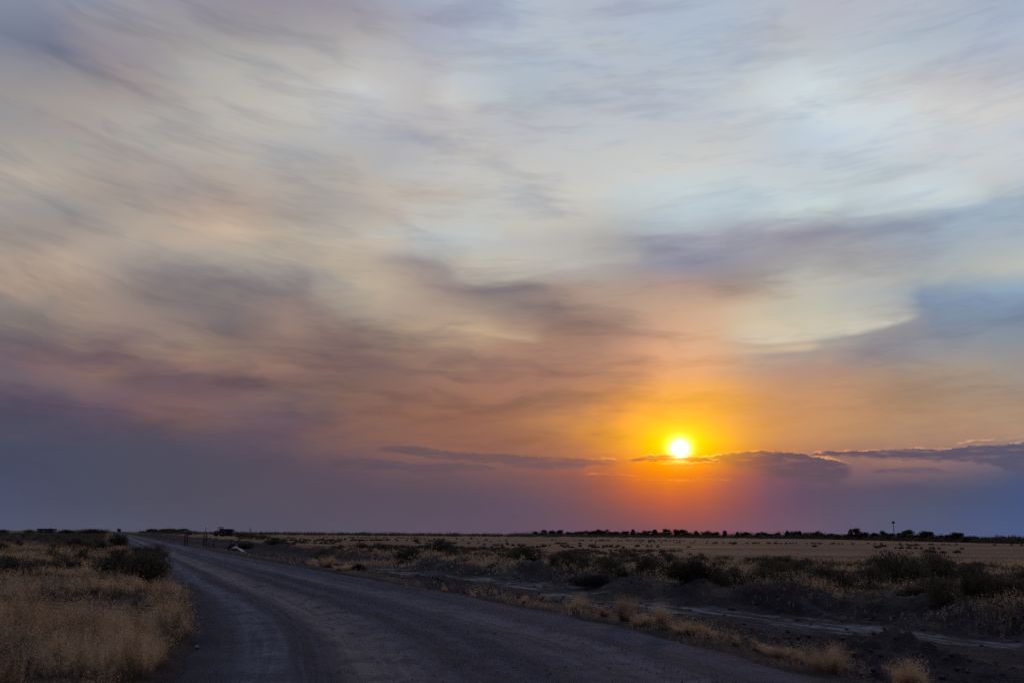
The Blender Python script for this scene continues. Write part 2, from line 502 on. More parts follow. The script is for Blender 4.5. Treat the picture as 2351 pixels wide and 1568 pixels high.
    rim_col = az.lin(-16, 27).ramp([(0.0, s2l((120, 92, 92))), (0.40, s2l((190, 122, 88))), (0.52, s2l((250, 165, 70))),
                                    (0.60, (1.6, 1.0, 0.10)), (0.68, s2l((255, 180, 60))), (0.80, s2l((235, 160, 105))),
                                    (1.0, s2l((205, 165, 140)))])

    def bank(base, top, bot, wt, wb, amp, rim, opac=1.0, seed=0.0):
        ta, ba = [az_el(*p) for p in top], [az_el(*p) for p in bot]
        a0, a1 = min(ta[0][0], ba[0][0]), max(ta[-1][0], ba[-1][0])
        f = az.lin(a0, a1)
        st = lambda L: [((a - a0) / (a1 - a0), e / 10.0) for a, e in L]
        T = S(nt, use_group(nt, profile_group(st(ta), st(ba)), f))
        B = S(nt, T.k.node.outputs[1])
        T = T + (n_edge - 0.5) * amp * 1.5 + (n_puff - 0.5) * amp * 1.7
        B = B + (n_edge - 0.5) * amp * 2.4 + (n_puff - 0.5) * amp * 1.0
        ends = az.ss(a0, a0 + 0.8) * az.ss(a1, a1 - 0.6)
        m = (T - el).ss(-wt, wt) * (el - B).ss(-wb, wb) * ends
        base = mix(nt, m * n_tear.ss(0.30, 0.52, 0.55, 1.0) * opac, base, cloud_col)
        if rim:
            q = (T - el) / 0.042
            rm = (q * q * -1.0).exp() * ends * (el - B).ss(-0.10, 0.10) * n_tear.ss(0.36, 0.62, 0.12, 1.0) * n_edge.ss(0.3, 0.6, 0.4, 1.0) * rim
            base = mix(nt, rm, base, rim_col)
        return base

    # right-hand banks
    base = bank(base, [(1590, 1052), (1650, 1043), (1700, 1037), (1750, 1034), (1820, 1037), (1870, 1047), (1930, 1057), (1965, 1068)],
                [(1590, 1056), (1660, 1066), (1700, 1076), (1760, 1090), (1850, 1106), (1915, 1114), (1950, 1096), (1965, 1076)], 0.035, 0.30, 0.17, 1.0, 0.95)
    base = bank(base, [(1835, 1044), (1900, 1035), (1980, 1035), (2040, 1031), (2110, 1028), (2170, 1031), (2220, 1023), (2280, 1020), (2420, 1010)],
                [(1835, 1046), (1950, 1047), (2040, 1052), (2160, 1057), (2260, 1062), (2310, 1078), (2420, 1105)], 0.04, 0.12, 0.18, 0.95, 0.92)
    base = bank(base, [(1985, 1081), (2080, 1072), (2130, 1073), (2190, 1082)], [(1985, 1084), (2080, 1086), (2140, 1088), (2190, 1086)], 0.05, 0.07, 0.14, 0.0, 0.55)
    base = bank(base, [(2180, 1028), (2225, 1012), (2290, 1008), (2400, 1002)], [(2180, 1031), (2225, 1019), (2290, 1018), (2400, 1020)], 0.04, 0.05, 0.20, 1.0, 0.15)
    # left-hand banks
    base = bank(base, [(850, 1030), (900, 1024), (960, 1025), (1000, 1031), (1060, 1038), (1150, 1042), (1230, 1048), (1330, 1050), (1370, 1058), (1400, 1063)],
                [(850, 1034), (900, 1036), (1000, 1053), (1100, 1059), (1150, 1064), (1200, 1076), (1270, 1077), (1340, 1072), (1400, 1064)], 0.06, 0.09, 0.16, 0.22, 0.75)
    base = bank(base, [(740, 1058), (830, 1052), (900, 1058), (940, 1063), (1040, 1063), (1100, 1067), (1150, 1074)],
                [(740, 1075), (830, 1079), (920, 1080), (960, 1088), (1040, 1082), (1110, 1081), (1150, 1076)], 0.05, 0.07, 0.17, 0.0, 0.7)
    base = bank(base, [(1340, 1058), (1375, 1052), (1405, 1053), (1430, 1060)], [(1340, 1066), (1375, 1069), (1405, 1068), (1430, 1062)], 0.03, 0.03, 0.16, 1.0, 0.35)

    # ---- the sun, swollen by smoke, sinking into a thin bank
    thd = th + (n_puff - 0.5) * 0.12
    disc = (thd * thd * -7.5).exp()
    below = dy.ss(-1.5, 0.5, 0.28, 1.0)
    g1 = (th * th * -2.4).exp()
    tha = (dx * dx * 0.55 + dy * dy)._m('SQRT')
    g2 = ((dx * dx * -0.125 + dy * dy * -0.40).exp() * 0.34 + (tha * -1.4).exp() * 0.75) * below
    g3 = (th * -0.30).exp() * below

    def addc(base, f, c):
        n = nt.nodes.new('ShaderNodeVectorMath')
        n.operation = 'MULTIPLY_ADD'
        cv = vec(nt, f, f, f)
        nt.links.new(cv.k, n.inputs[0])
        n.inputs[1].default_value = c
        nt.links.new(base.k, n.inputs[2])
        return S(nt, n.outputs[0])
    base = addc(base, g3, (0.05, -0.004, -0.008))
    base = addc(base, g2, (1.3, 0.84, -0.03))
    base = addc(base, g1, (0.9, 0.70, 0.22))
    base = addc(base, disc, (5.0, 4.8, 4.2))
    base = bank(base, [(1430, 1056), (1485, 1046), (1530, 1043), (1560, 1049), (1610, 1049), (1660, 1058)],
                [(1430, 1058), (1490, 1058), (1545, 1055), (1600, 1060), (1660, 1062)], 0.03, 0.04, 0.18, 0.9, 0.72)
    base = bank(base, [(1500, 1066), (1560, 1064), (1620, 1060), (1660, 1063)], [(1500, 1070), (1560, 1072), (1620, 1068), (1660, 1066)], 0.03, 0.03, 0.12, 0.8, 0.3)
    base = bank(base, [(1320, 1090), (1380, 1087), (1440, 1090), (1480, 1094)], [(1320, 1094), (1380, 1094), (1440, 1095), (1480, 1096)], 0.03, 0.03, 0.16, 0.55, 0.1)
    base = bank(base, [(1430, 1105), (1480, 1101), (1560, 1103), (1640, 1100), (1690, 1104)], [(1430, 1108), (1480, 1108), (1560, 1109), (1640, 1106), (1690, 1106)], 0.03, 0.03, 0.20, 0.16, 0.1)
    n = nt.nodes.new('ShaderNodeVectorMath')
    n.operation = 'MAXIMUM'
    nt.links.new(base.k, n.inputs[0])
    n.inputs[1].default_value = (0.0, 0.0, 0.0)
    base = S(nt, n.outputs[0])

    # away from the view the veil opens into clear dusk sky
    side = az.abs().ss(32, 80)
    zen = el.ss(30, 62)
    open_ = side.max(zen)
    dusk = el.lin(0, 90).ramp([(0.0, (0.030, 0.033, 0.055)), (0.22, (0.055, 0.062, 0.10)), (0.5, (0.20, 0.235, 0.34)), (0.75, (0.31, 0.365, 0.52)), (1.0, (0.34, 0.40, 0.57))])
    base = mix(nt, open_, base, dusk)

    sky = nt.nodes.new('ShaderNodeTexSky')
    sky.sky_type = 'NISHITA'
    sky.sun_disc = False
    sky.sun_elevation = rad(SUN_EL)
    sky.sun_rotation = rad(SUN_AZ)
    sky.dust_density = 4.0
    sky.air_density = 1.2
    bg1 = nt.nodes.new('ShaderNodeBackground')
    bg1.inputs[1].default_value = 0.07
    nt.links.new(sky.outputs[0], bg1.inputs[0])
    bg2 = nt.nodes.new('ShaderNodeBackground')
    nt.links.new(base.k, bg2.inputs[0])
    mx = nt.nodes.new('ShaderNodeMixShader')
    cover = open_.lin(0, 1, 1.0, 0.75)
    nt.links.new(cover.k, mx.inputs[0])
    nt.links.new(bg1.outputs[0], mx.inputs[1])
    nt.links.new(bg2.outputs[0], mx.inputs[2])
    nt.links.new(mx.outputs[0], out.inputs[0])


make_world()

sun = bpy.data.lights.new('sun', 'SUN')
sun.energy = 0.13
sun.angle = rad(0.9)
sun.color = (1.0, 0.52, 0.22)
suno = bpy.data.objects.new('sun', sun)
COL.objects.link(suno)
sd = Vector((math.sin(rad(SUN_AZ)) * math.cos(rad(SUN_EL)), math.cos(rad(SUN_AZ)) * math.cos(rad(SUN_EL)), math.sin(rad(SUN_EL))))
suno.rotation_euler = sd.to_track_quat('Z', 'Y').to_euler()
suno.location = (0, 0, 30)

vs = scene.view_settings
scene.display_settings.display_device = 'sRGB'
vs.view_transform = 'Standard'
vs.look = 'None'
vs.exposure = 0.0
vs.gamma = 1.0

scene.cycles.use_denoising = False
scene.cycles.sample_clamp_indirect = 1.5
scene.cycles.sample_clamp_direct = 8.0
scene.cycles.caustics_reflective = False
scene.cycles.caustics_refractive = False
# ------------------------------------------------------------------ materials
def new_mat(name):
    m = bpy.data.materials.new(name)
    m.use_nodes = True
    nt = m.node_tree
    bs = nt.nodes['Principled BSDF']
    bs.inputs['Roughness'].default_value = 0.9
    bs.inputs['Specular IOR Level'].default_value = 0.15
    return m, nt, bs


def setc(nt, bs, c):
    nt.links.new(c.k, bs.inputs['Base Color'])


def attr(nt, name, out='Fac'):
    n = nt.nodes.new('ShaderNodeAttribute')
    n.attribute_name = name
    return S(nt, n.outputs[out])


def position(nt):
    n = nt.nodes.new('ShaderNodeNewGeometry')
    return S(nt, n.outputs['Position'])


def scaled(nt, v, s):
    n = nt.nodes.new('ShaderNodeVectorMath')
    n.operation = 'MULTIPLY'
    nt.links.new(v.k, n.inputs[0])
    n.inputs[1].default_value = s
    return S(nt, n.outputs[0])


def bump(nt, bs, h, dist, strength=1.0):
    n = nt.nodes.new('ShaderNodeBump')
    n.inputs['Strength'].default_value = strength
    n.inputs['Distance'].default_value = dist
    nt.links.new(h.k, n.inputs['Height'])
    nt.links.new(n.outputs[0], bs.inputs['Normal'])


def mat_plain(name, c, rough=0.6, spec=0.3, metal=0.0, var=0.25, scale=3.0):
    m, nt, bs = new_mat(name)
    n = noise(nt, scaled(nt, position(nt), (scale,) * 3), 1.0, 4.0, 0.6)
    c = np.array(c, float)
    setc(nt, bs, n.ramp([(0.3, c * (1 - var)), (0.7, c * (1 + var))]))
    bs.inputs['Roughness'].default_value = rough
    bs.inputs['Specular IOR Level'].default_value = spec
    bs.inputs['Metallic'].default_value = metal
    return m


def mat_terrain():
    m, nt, bs = new_mat('terrain')
    P = position(nt)
    dirt, pale, sage, field = (attr(nt, k) for k in ('dirt', 'pale', 'sage', 'field'))
    uv = vec(nt, attr(nt, 'across'), attr(nt, 'along'))
    n1 = noise(nt, P, 0.35, 6.0, 0.6)
    n2 = noise(nt, P, 3.0, 6.0, 0.65)
    n3 = noise(nt, P, 22.0, 3.0, 0.6)
    streak = noise(nt, scaled(nt, uv, (2.2, 0.22, 1)), 1.0, 5.0, 0.6)
    soil = mix(nt, n1.ss(0.35, 0.65), (0.060, 0.043, 0.036), (0.115, 0.082, 0.062))
    soil = mix(nt, n2.ss(0.45, 0.75) * 0.5, soil, (0.16, 0.115, 0.08))
    # dry stubble field, combed across the view
    fs = noise(nt, scaled(nt, P, (0.010, 0.040, 1)), 1.0, 7.0, 0.68)
    fl = noise(nt, scaled(nt, P, (0.0035, 0.011, 1)), 1.0, 6.0, 0.68)
    straw = fs.ramp([(0.30, (0.066, 0.037, 0.024)), (0.43, (0.155, 0.083, 0.052)), (0.55, (0.265, 0.146, 0.090)), (0.70, (0.40, 0.23, 0.145))])
    straw = mix(nt, fl.ss(0.50, 0.62) * 0.75, straw, (0.15, 0.10, 0.062))
    c = mix(nt, field, soil, straw)
    sg = mix(nt, n2.ss(0.35, 0.65), (0.030, 0.025, 0.020), (0.075, 0.054, 0.040))
    c = mix(nt, sage, c, sg)
    dk = mix(nt, n1.ss(0.3, 0.7), (0.017, 0.0112, 0.0145), (0.042, 0.028, 0.036))
    dk = mix(nt, n2.ss(0.48, 0.72) * 0.6, dk, (0.072, 0.050, 0.062))
    dk = mix(nt, n3.ss(0.58, 0.70) * 0.6, dk, (0.115, 0.088, 0.104))
    dk = mix(nt, n3.ss(0.42, 0.32) * 0.6, dk, (0.018, 0.015, 0.018))
    along = attr(nt, 'along')
    dk = mix(nt, along.ss(30, 55) * 0.55, dk, mix(nt, n2, (0.012, 0.0085, 0.011), (0.036, 0.026, 0.033)))
    c = mix(nt, dirt, c, dk)
    pl = (pale * 1.4 * streak.ss(0.44, 0.60) * n2.ss(0.30, 0.5)).clamp()
    c = mix(nt, pl, c, mix(nt, n2.ss(0.35, 0.7), (0.14, 0.128, 0.145), (0.31, 0.285, 0.30)))
    setc(nt, bs, c)
    bump(nt, bs, n2 * 0.7 + n3 * 0.3, 0.26, 1.0)
    return m


def mat_road():
    m, nt, bs = new_mat('gravel')
    uvn = nt.nodes.new('ShaderNodeAttribute')
    uvn.attribute_name = 'lane'
    uv = S(nt, uvn.outputs['Vector'])
    sp = nt.nodes.new('ShaderNodeSeparateXYZ')
    nt.links.new(uv.k, sp.inputs[0])
    s = S(nt, sp.outputs[0])
    P = position(nt)
    wob = noise(nt, scaled(nt, uv, (0.0, 0.05, 1)), 1.0, 2.0, 0.5)
    sw = s + (wob - 0.5) * 1.2
    st1 = noise(nt, scaled(nt, uv, (1.5, 0.040, 1)), 1.0, 5.0, 0.62)
    st2 = noise(nt, scaled(nt, uv, (5.0, 0.16, 1)), 1.0, 5.0, 0.62)
    mot = noise(nt, P, 1.3, 6.0, 0.70)
    peb = noise(nt, P, 7.5, 4.0, 0.7)
    rip = noise(nt, scaled(nt, uv, (0.9, 2.2, 1)), 1.0, 5.0, 0.65)
    grit = noise(nt, P, 26.0, 4.0, 0.7)
    c = st1.ramp([(0.32, (0.029, 0.030, 0.050)), (0.46, (0.054, 0.055, 0.088)), (0.60, (0.082, 0.082, 0.122)), (0.76, (0.118, 0.115, 0.158))])
    # worn tan wheel paths and the loose dark gravel thrown up between them
    tan = ((sw + 1.55).abs()).ss(0.95, 0.20) * st2.ss(0.30, 0.58, 0.25, 1.0)
    c = mix(nt, tan * 0.9, c, (0.195, 0.155, 0.150))
    tan2 = ((sw - 1.7).abs()).ss(1.0, 0.25) * st1.ss(0.38, 0.62, 0.1, 1.0)
    c = mix(nt, tan2 * 0.75, c, (0.160, 0.140, 0.165))
    tan3 = ((sw + 3.05).abs()).ss(0.45, 0.10) * st2.ss(0.35, 0.6)
    c = mix(nt, tan3 * 0.8, c, (0.150, 0.142, 0.175))
    for off, wid, amt in ((0.45, 0.50, 0.8), (2.35, 0.55, 0.85), (-0.55, 0.45, 0.6), (-2.7, 0.55, 0.6)):
        dk = ((sw + off).abs()).ss(wid, 0.05) * (st2 * 0.5 + mot * 0.5).ss(0.38, 0.56)
        c = mix(nt, dk * amt, c, (0.018, 0.018, 0.027))
    c = mix(nt, mot.ss(0.54, 0.38) * 0.6, c, (0.026, 0.026, 0.037))
    c = mix(nt, rip.ss(0.55, 0.72) * 0.35, c, (0.030, 0.029, 0.038))
    c = mix(nt, st2.ss(0.56, 0.70) * 0.5, c, (0.125, 0.118, 0.148))
    c = mix(nt, peb.ss(0.57, 0.70) * 0.45, c, (0.135, 0.130, 0.165))
    c = mix(nt, peb.ss(0.44, 0.34) * 0.6, c, (0.017, 0.017, 0.024))
    c = mix(nt, grit.ss(0.60, 0.70) * 0.6, c, (0.15, 0.145, 0.16))
    c = mix(nt, grit.ss(0.43, 0.33) * 0.6, c, (0.014, 0.014, 0.020))
    c = scaled(nt, c, (1.22, 1.24, 1.36))
    # shoulders: loose dark gravel
    sh = s.abs().ss(3.0, 4.1)
    c = mix(nt, sh * 0.8, c, mix(nt, mot, (0.016, 0.015, 0.021), (0.048, 0.044, 0.056)))
    setc(nt, bs, c)
    bump(nt, bs, mot * 0.4 + peb * 0.35 + st2 * 0.3 + grit * 0.3, 0.16, 1.0)
    return m


def mat_grass(name, palette, trans=0.35):
    m, nt, bs = new_mat(name)
    P = position(nt)
    r = attr(nt, 'rnd')
    h = attr(nt, 'up')
    off = nt.nodes.new('ShaderNodeVectorMath')
    off.operation = 'ADD'
    nt.links.new(P.k, off.inputs[0])
    off.inputs[1].default_value = (3.1, 7.7, 0.0)
    P = S(nt, off.outputs[0])
    n1 = noise(nt, scaled(nt, P, (1, 1, 0.2)), 0.22, 4.0, 0.6)
    n2 = noise(nt, scaled(nt, P, (1, 1, 0.3)), 1.5, 4.0, 0.65)
    n3 = noise(nt, scaled(nt, P, (1, 1, 0.3)), 5.0, 2.0, 0.5)
    f = ((n1 - 0.5) * 1.2 + (n2 - 0.5) * 1.2 + (n3 - 0.5) * 0.7 + 0.51 + (r - 0.5) * 0.08)
    c = f.ramp(palette)
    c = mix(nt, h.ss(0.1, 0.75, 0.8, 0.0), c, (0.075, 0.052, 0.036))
    setc(nt, bs, c)
    tr = nt.nodes.new('ShaderNodeBsdfTranslucent')
    nt.links.new(c.k, tr.inputs[0])
    mx = nt.nodes.new('ShaderNodeMixShader')
    mx.inputs[0].default_value = trans
    out = nt.nodes['Material Output']
    nt.links.new(bs.outputs[0], mx.inputs[1])
    nt.links.new(tr.outputs[0], mx.inputs[2])
    nt.links.new(mx.outputs[0], out.inputs[0])
    return m


def mat_leaf(name, a, b, trans=0.2):
    m, nt, bs = new_mat(name)
    oi = nt.nodes.new('ShaderNodeObjectInfo')
    r = S(nt, oi.outputs['Random'])
    n = noise(nt, position(nt), 1.6, 3.0, 0.6)
    c = mix(nt, n.ss(0.3, 0.7) * 0.6 + r * 0.4, a, b)
    setc(nt, bs, c)
    tr = nt.nodes.new('ShaderNodeBsdfTranslucent')
    nt.links.new(c.k, tr.inputs[0])
    mx = nt.nodes.new('ShaderNodeMixShader')
    mx.inputs[0].default_value = trans
    nt.links.new(bs.outputs[0], mx.inputs[1])
    nt.links.new(tr.outputs[0], mx.inputs[2])
    nt.links.new(mx.outputs[0], nt.nodes['Material Output'].inputs[0])
    return m


STRAW = [(0.30, (0.070, 0.062, 0.042)), (0.39, (0.16, 0.105, 0.072)), (0.46, (0.52, 0.345, 0.22)), (0.53, (0.82, 0.575, 0.385)),
         (0.60, (0.80, 0.54, 0.31)), (0.66, (0.58, 0.345, 0.20)), (0.74, (0.24, 0.13, 0.085))]
MAT = {
    'terrain': mat_terrain(),
    'road': mat_road(),
    'grass': mat_grass('dry_grass', STRAW),
    'tuft': mat_grass('tuft_grass', [(0.35, (0.50, 0.325, 0.205)), (0.5, (0.70, 0.475, 0.31)), (0.65, (0.76, 0.53, 0.34))]),
    'sage': mat_leaf('sage_leaves', (0.052, 0.044, 0.031), (0.185, 0.145, 0.098)),
    'deadweed': mat_leaf('dead_weed', (0.026, 0.016, 0.012), (0.050, 0.031, 0.022)),
    'rust': mat_leaf('rusty_leaves', (0.060, 0.028, 0.022), (0.095, 0.050, 0.036)),
    'tree': mat_leaf('tree_leaves', (0.028, 0.034, 0.024), (0.052, 0.058, 0.038)),
    'paletree': mat_leaf('pale_tree_leaves', (0.050, 0.062, 0.036), (0.080, 0.092, 0.050)),
    'bark': mat_plain('bark', (0.060, 0.048, 0.040), 0.95, 0.1),
    'steel': mat_plain('dark_steel', (0.045, 0.043, 0.045), 0.6, 0.4),
    'wood': mat_plain('weathered_wood', (0.075, 0.062, 0.052), 0.9, 0.1),
    'tractor': mat_plain('tractor_paint', (0.075, 0.050, 0.030), 0.5, 0.4),
    'rubber': mat_plain('rubber', (0.022, 0.022, 0.024), 0.85, 0.2),
    'navy': mat_plain('navy_paint', (0.022, 0.026, 0.055), 0.6, 0.25),
    'siding': mat_plain('dark_siding', (0.060, 0.062, 0.085), 0.7, 0.2),
    'roof': mat_plain('roofing', (0.040, 0.040, 0.050), 0.8, 0.2),
    'gravelstone': mat_plain('gravel_stone', (0.105, 0.100, 0.128), 0.9, 0.15, var=0.45, scale=14.0),
    'clod': mat_plain('dirt_clod', (0.070, 0.052, 0.064), 0.95, 0.1, var=0.5, scale=6.0),
    'rock': mat_plain('rock', (0.24, 0.23, 0.24), 0.9, 0.2, var=0.4, scale=9.0),
    'sheet': mat_plain('plastic_sheet', (0.26, 0.42, 0.52), 0.22, 0.6, var=0.15),
    'pinksheet': mat_plain('pink_plastic', (0.36, 0.24, 0.27), 0.4, 0.5, var=0.15),
}
mg, ntg, bg = new_mat('cab_glass')
bg.inputs['Base Color'].default_value = (0.8, 0.85, 0.9, 1)
bg.inputs['Roughness'].default_value = 0.03
bg.inputs['Transmission Weight'].default_value = 1.0
bg.inputs['IOR'].default_value = 1.05
MAT['glass'] = mg
mg, ntg, bg = new_mat('window_glass')
bg.inputs['Base Color'].default_value = (0.10, 0.11, 0.14, 1)
bg.inputs['Roughness'].default_value = 0.08
bg.inputs['Specular IOR Level'].default_value = 0.8
MAT['window'] = mg

# ------------------------------------------------------------------ lie of the land
_cy = np.array([-60, -20, 0, 12, 16, 23, 33, 41, 50, 69, 89, 178, 500, 6000.0])
_cx = np.array([5.9, 3.6, 2.1, 0.50, -0.55, -2.65, -6.7, -9.9, -13.5, -21.0, -28.9, -63.8, -190.0, -2346.0])


def road_x(y):
    """easting of the road's centre line"""
    y = np.asarray(y, float)
    a = np.interp(y, _cy, _cx)
    for k in (3.0, 6.0):                                   # round the corners of the polyline
        a = (a + np.interp(y - k, _cy, _cx) + np.interp(y + k, _cy, _cx)) / 3
    return a


def across(x, y):
    return np.asarray(x, float) - road_x(y)


def terrain(x, y, parts=False):
    x, y = np.asarray(x, float), np.asarray(y, float)
    s = across(x, y)
    d = np.hypot(x, y)
    near = 1 - sstep(120, 260, d)
    wob = fbm(x * 0.08, y * 0.08, 3, 5)
    sw = s + wob * 1.3
    z = -0.09 * (1 - sstep(3.7, 4.5, np.abs(s) + 0.35 * perlin(x * 0.6, y * 0.6, 9)))
    # left: a grassy shoulder a hand above the road
    lf = sstep(-4.3, -6.5, s)
    z = z + lf * (0.12 + 0.16 * fbm(x * 0.11, y * 0.11, 3, 11) * near)
    # right: verge, a scraped hollow with spoil heaps, a smooth strip, a low bank
    hol = sstep(4.6, 7.6, sw) * (1 - sstep(13.6, 15.4, sw))
    z = z - 0.52 * hol
    heap1 = sstep(5.0, 7.0, sw) * (1 - sstep(8.4, 10.2, sw))
    heap2 = sstep(13.0, 14.4, sw) * (1 - sstep(15.6, 18.0, sw))
    r1 = np.maximum(0, perlin(x * 0.34, y * 0.26, 21) + 0.15)
    r2 = np.maximum(0, perlin(x * 0.42, y * 0.30, 27) + 0.10)
    det = fbm(x * 1.5, y * 1.5, 4, 31, 0.55)
    clod = np.maximum(0, fbm(x * 3.3, y * 3.3, 3, 37, 0.6))
    z = z + near * (heap1 * (0.50 * r1 + 0.12 * det * (0.35 + r1) + 0.09 * clod) + heap2 * (0.62 * r2 + 0.12 * det * (0.35 + r2) + 0.10 * clod))
    z = z + near * hol * 0.016 * det
    berm = sstep(80, 330, y) * (1 - sstep(520, 760, y)) * sstep(4.6, 8.5, sw) * (1 - sstep(11.5, 19.0, sw))
    z = z + berm * (1.45 + 0.35 * fbm(y * 0.03, s * 0.2, 3, 47))
    back = sstep(14.2, 16.6, sw)
    z = z - back * 0.16 + near * back * (0.16 * fbm(x * 0.2, y * 0.2, 3, 41) + 0.05 * det)
    # the ground falls away to a flat stubble field
    z = z - 0.80 * sstep(20, 62, s) * sstep(25, 110, d)
    z = z + 0.10 * fbm(x * 0.012, y * 0.012, 3, 51) * sstep(100, 300, d) * (1 - sstep(700, 1500, d))
    z = z + 0.42 * np.exp(-((x + 123.5) ** 2 + (y - 433) ** 2) / 20.0 ** 2)      # the pad the tractor stands on
    if not parts:
        return z
    dirt = np.maximum(sstep(4.0, 5.0, sw) * (1 - sstep(14.6, 16.2, sw + 1.6 * perlin(x * 0.35, y * 0.35, 61))),
                      1 - sstep(4.2, 5.0, np.abs(s)))
    dirt = np.maximum(dirt, sstep(4.0, 5.0, sw) * (1 - sstep(17, 21, sw)) * sstep(70, 110, y))
    pale = np.exp(-((sw - 12.2) / 1.5) ** 2) * (1 - sstep(60, 110, d)) * sstep(-0.35, 0.35, perlin(x * 0.30, y * 0.30, 67) + 0.12)
    pale = pale + 0.8 * np.exp(-((sw - 10.9) / 0.45) ** 2) * (1 - sstep(50, 80, d)) * sstep(0.0, 0.4, perlin(x * 0.2, y * 0.2, 69))
    field = np.maximum(sstep(18, 60, s) * sstep(60, 110, d), sstep(4.5, 30, s) * sstep(90, 140, d))
    field = np.maximum(field, 0.65 * sstep(-5, -9, s) * (0.4 + 0.6 * sstep(-0.1, 0.3, fbm(x * 0.03, y * 0.03, 3, 71))))
    sage = sstep(15.2, 17.0, sw) * (1 - sstep(70, 100, d)) * sstep(-0.55, 0.0, fbm(x * 0.15, y * 0.15, 3, 73))
    sage = np.maximum(sage, sstep(-5.5, -12, s) * sstep(85, 130, d) * (1 - sstep(420, 700, d)) * 0.9)
    return z, dict(dirt=dirt, pale=np.clip(pale, 0, 1), field=field, sage=sage, across=s, along=y)


def gz(x, y):
    return float(terrain(np.array([x]), np.array([y]))[0])


def make_terrain():
    th = np.concatenate([np.linspace(-45, 45, 820), np.linspace(45, 315, 92)[1:-1]])
    th = np.radians(th)
    rr = np.concatenate([np.geomspace(1.5, 9.0, 40)[:-1], np.geomspace(9.0, 70, 260)[:-1], np.geomspace(70, 400, 130)[:-1], np.geomspace(400, 9000, 60)])
    T, R = np.meshgrid(th, rr, indexing='ij')
    x, y = R * np.sin(T), R * np.cos(T)
    z, at = terrain(x, y, True)
    n, k = T.shape
    idx = np.arange(n * k).reshape(n, k)
    nx = np.roll(idx, -1, 0)
    quads = np.stack([idx[:, :-1], idx[:, 1:], nx[:, 1:], nx[:, :-1]], -1).reshape(-1, 4)
    V = np.stack([x, y, z], -1).reshape(-1, 3)
    V = np.vstack([V, [[0, 0, -0.09]]])
    c = len(V) - 1
    tris = np.stack([np.full(n, c), idx[:, 0], nx[:, 0]], -1)
    A = {kk: ('FLOAT', np.concatenate([v.ravel(), [0.0]])) for kk, v in at.items()}
    me = np_mesh('ground', V, [quads[:, ::-1], tris[:, ::-1]], MAT['terrain'], True, A)
    return tag(link('ground', me), kind='structure')


def make_road():
    al = np.concatenate([np.arange(-40, 9, 1.0), np.arange(9, 60, 0.16), np.arange(60, 160, 0.6), np.geomspace(160, 3200, 90)])
    sx = np.concatenate([np.linspace(-5.0, 5.0, 81)])
    L, A = np.meshgrid(sx, al, indexing='ij')
    wid = 1 - 0.10 * sstep(25, 60, A)
    x, y = road_x(A) + L * wid, A
    a = np.abs(L)
    near = 1 - sstep(50, 120, A)
    z = 0.05 * (1 - (a / 4.2) ** 2)
    z = z - near * 0.055 * (np.exp(-((L + 1.55) / 0.35) ** 2) + np.exp(-((L - 0.2) / 0.35) ** 2) * 0.7 + np.exp(-((L - 1.9) / 0.4) ** 2) * 0.6)
    z = z + near * 0.05 * np.exp(-((L + 2.7) / 0.4) ** 2) * (0.5 + 0.8 * perlin(L * 1.2, A * 0.4, 81))
    z = z + near * 0.05 * np.exp(-((L - 3.5) / 0.35) ** 2) * (0.6 + 0.8 * perlin(L * 1.2, A * 0.35, 83))
    z = z + near * 0.022 * fbm(L * 1.3, A * 0.45, 4, 85)
    z = z - sstep(3.8, 4.7, a + 0.3 * perlin(x * 0.55, y * 0.55, 87)) * 0.16
    n, k = L.shape
    idx = np.arange(n * k).reshape(n, k)
    quads = np.stack([idx[:-1, :-1], idx[1:, :-1], idx[1:, 1:], idx[:-1, 1:]], -1).reshape(-1, 4)
    V = np.stack([x, y, z], -1).reshape(-1, 3)
    lane = np.stack([L, A, 0 * L], -1).reshape(-1, 3)
    me = np_mesh('road', V, [quads], MAT['road'], True, {'lane': ('FLOAT_VECTOR', lane)})
    return tag(link('road', me), kind='structure')


make_terrain()
make_road()


# ------------------------------------------------------------------ grass
def scatter(n, y0, y1, x0f, x1f, rng, power=1.0):
    y = y0 + (y1 - y0) * rng.random(n) ** power
    a, b = x0f(y), x1f(y)
    return a + (b - a) * rng.random(n), y


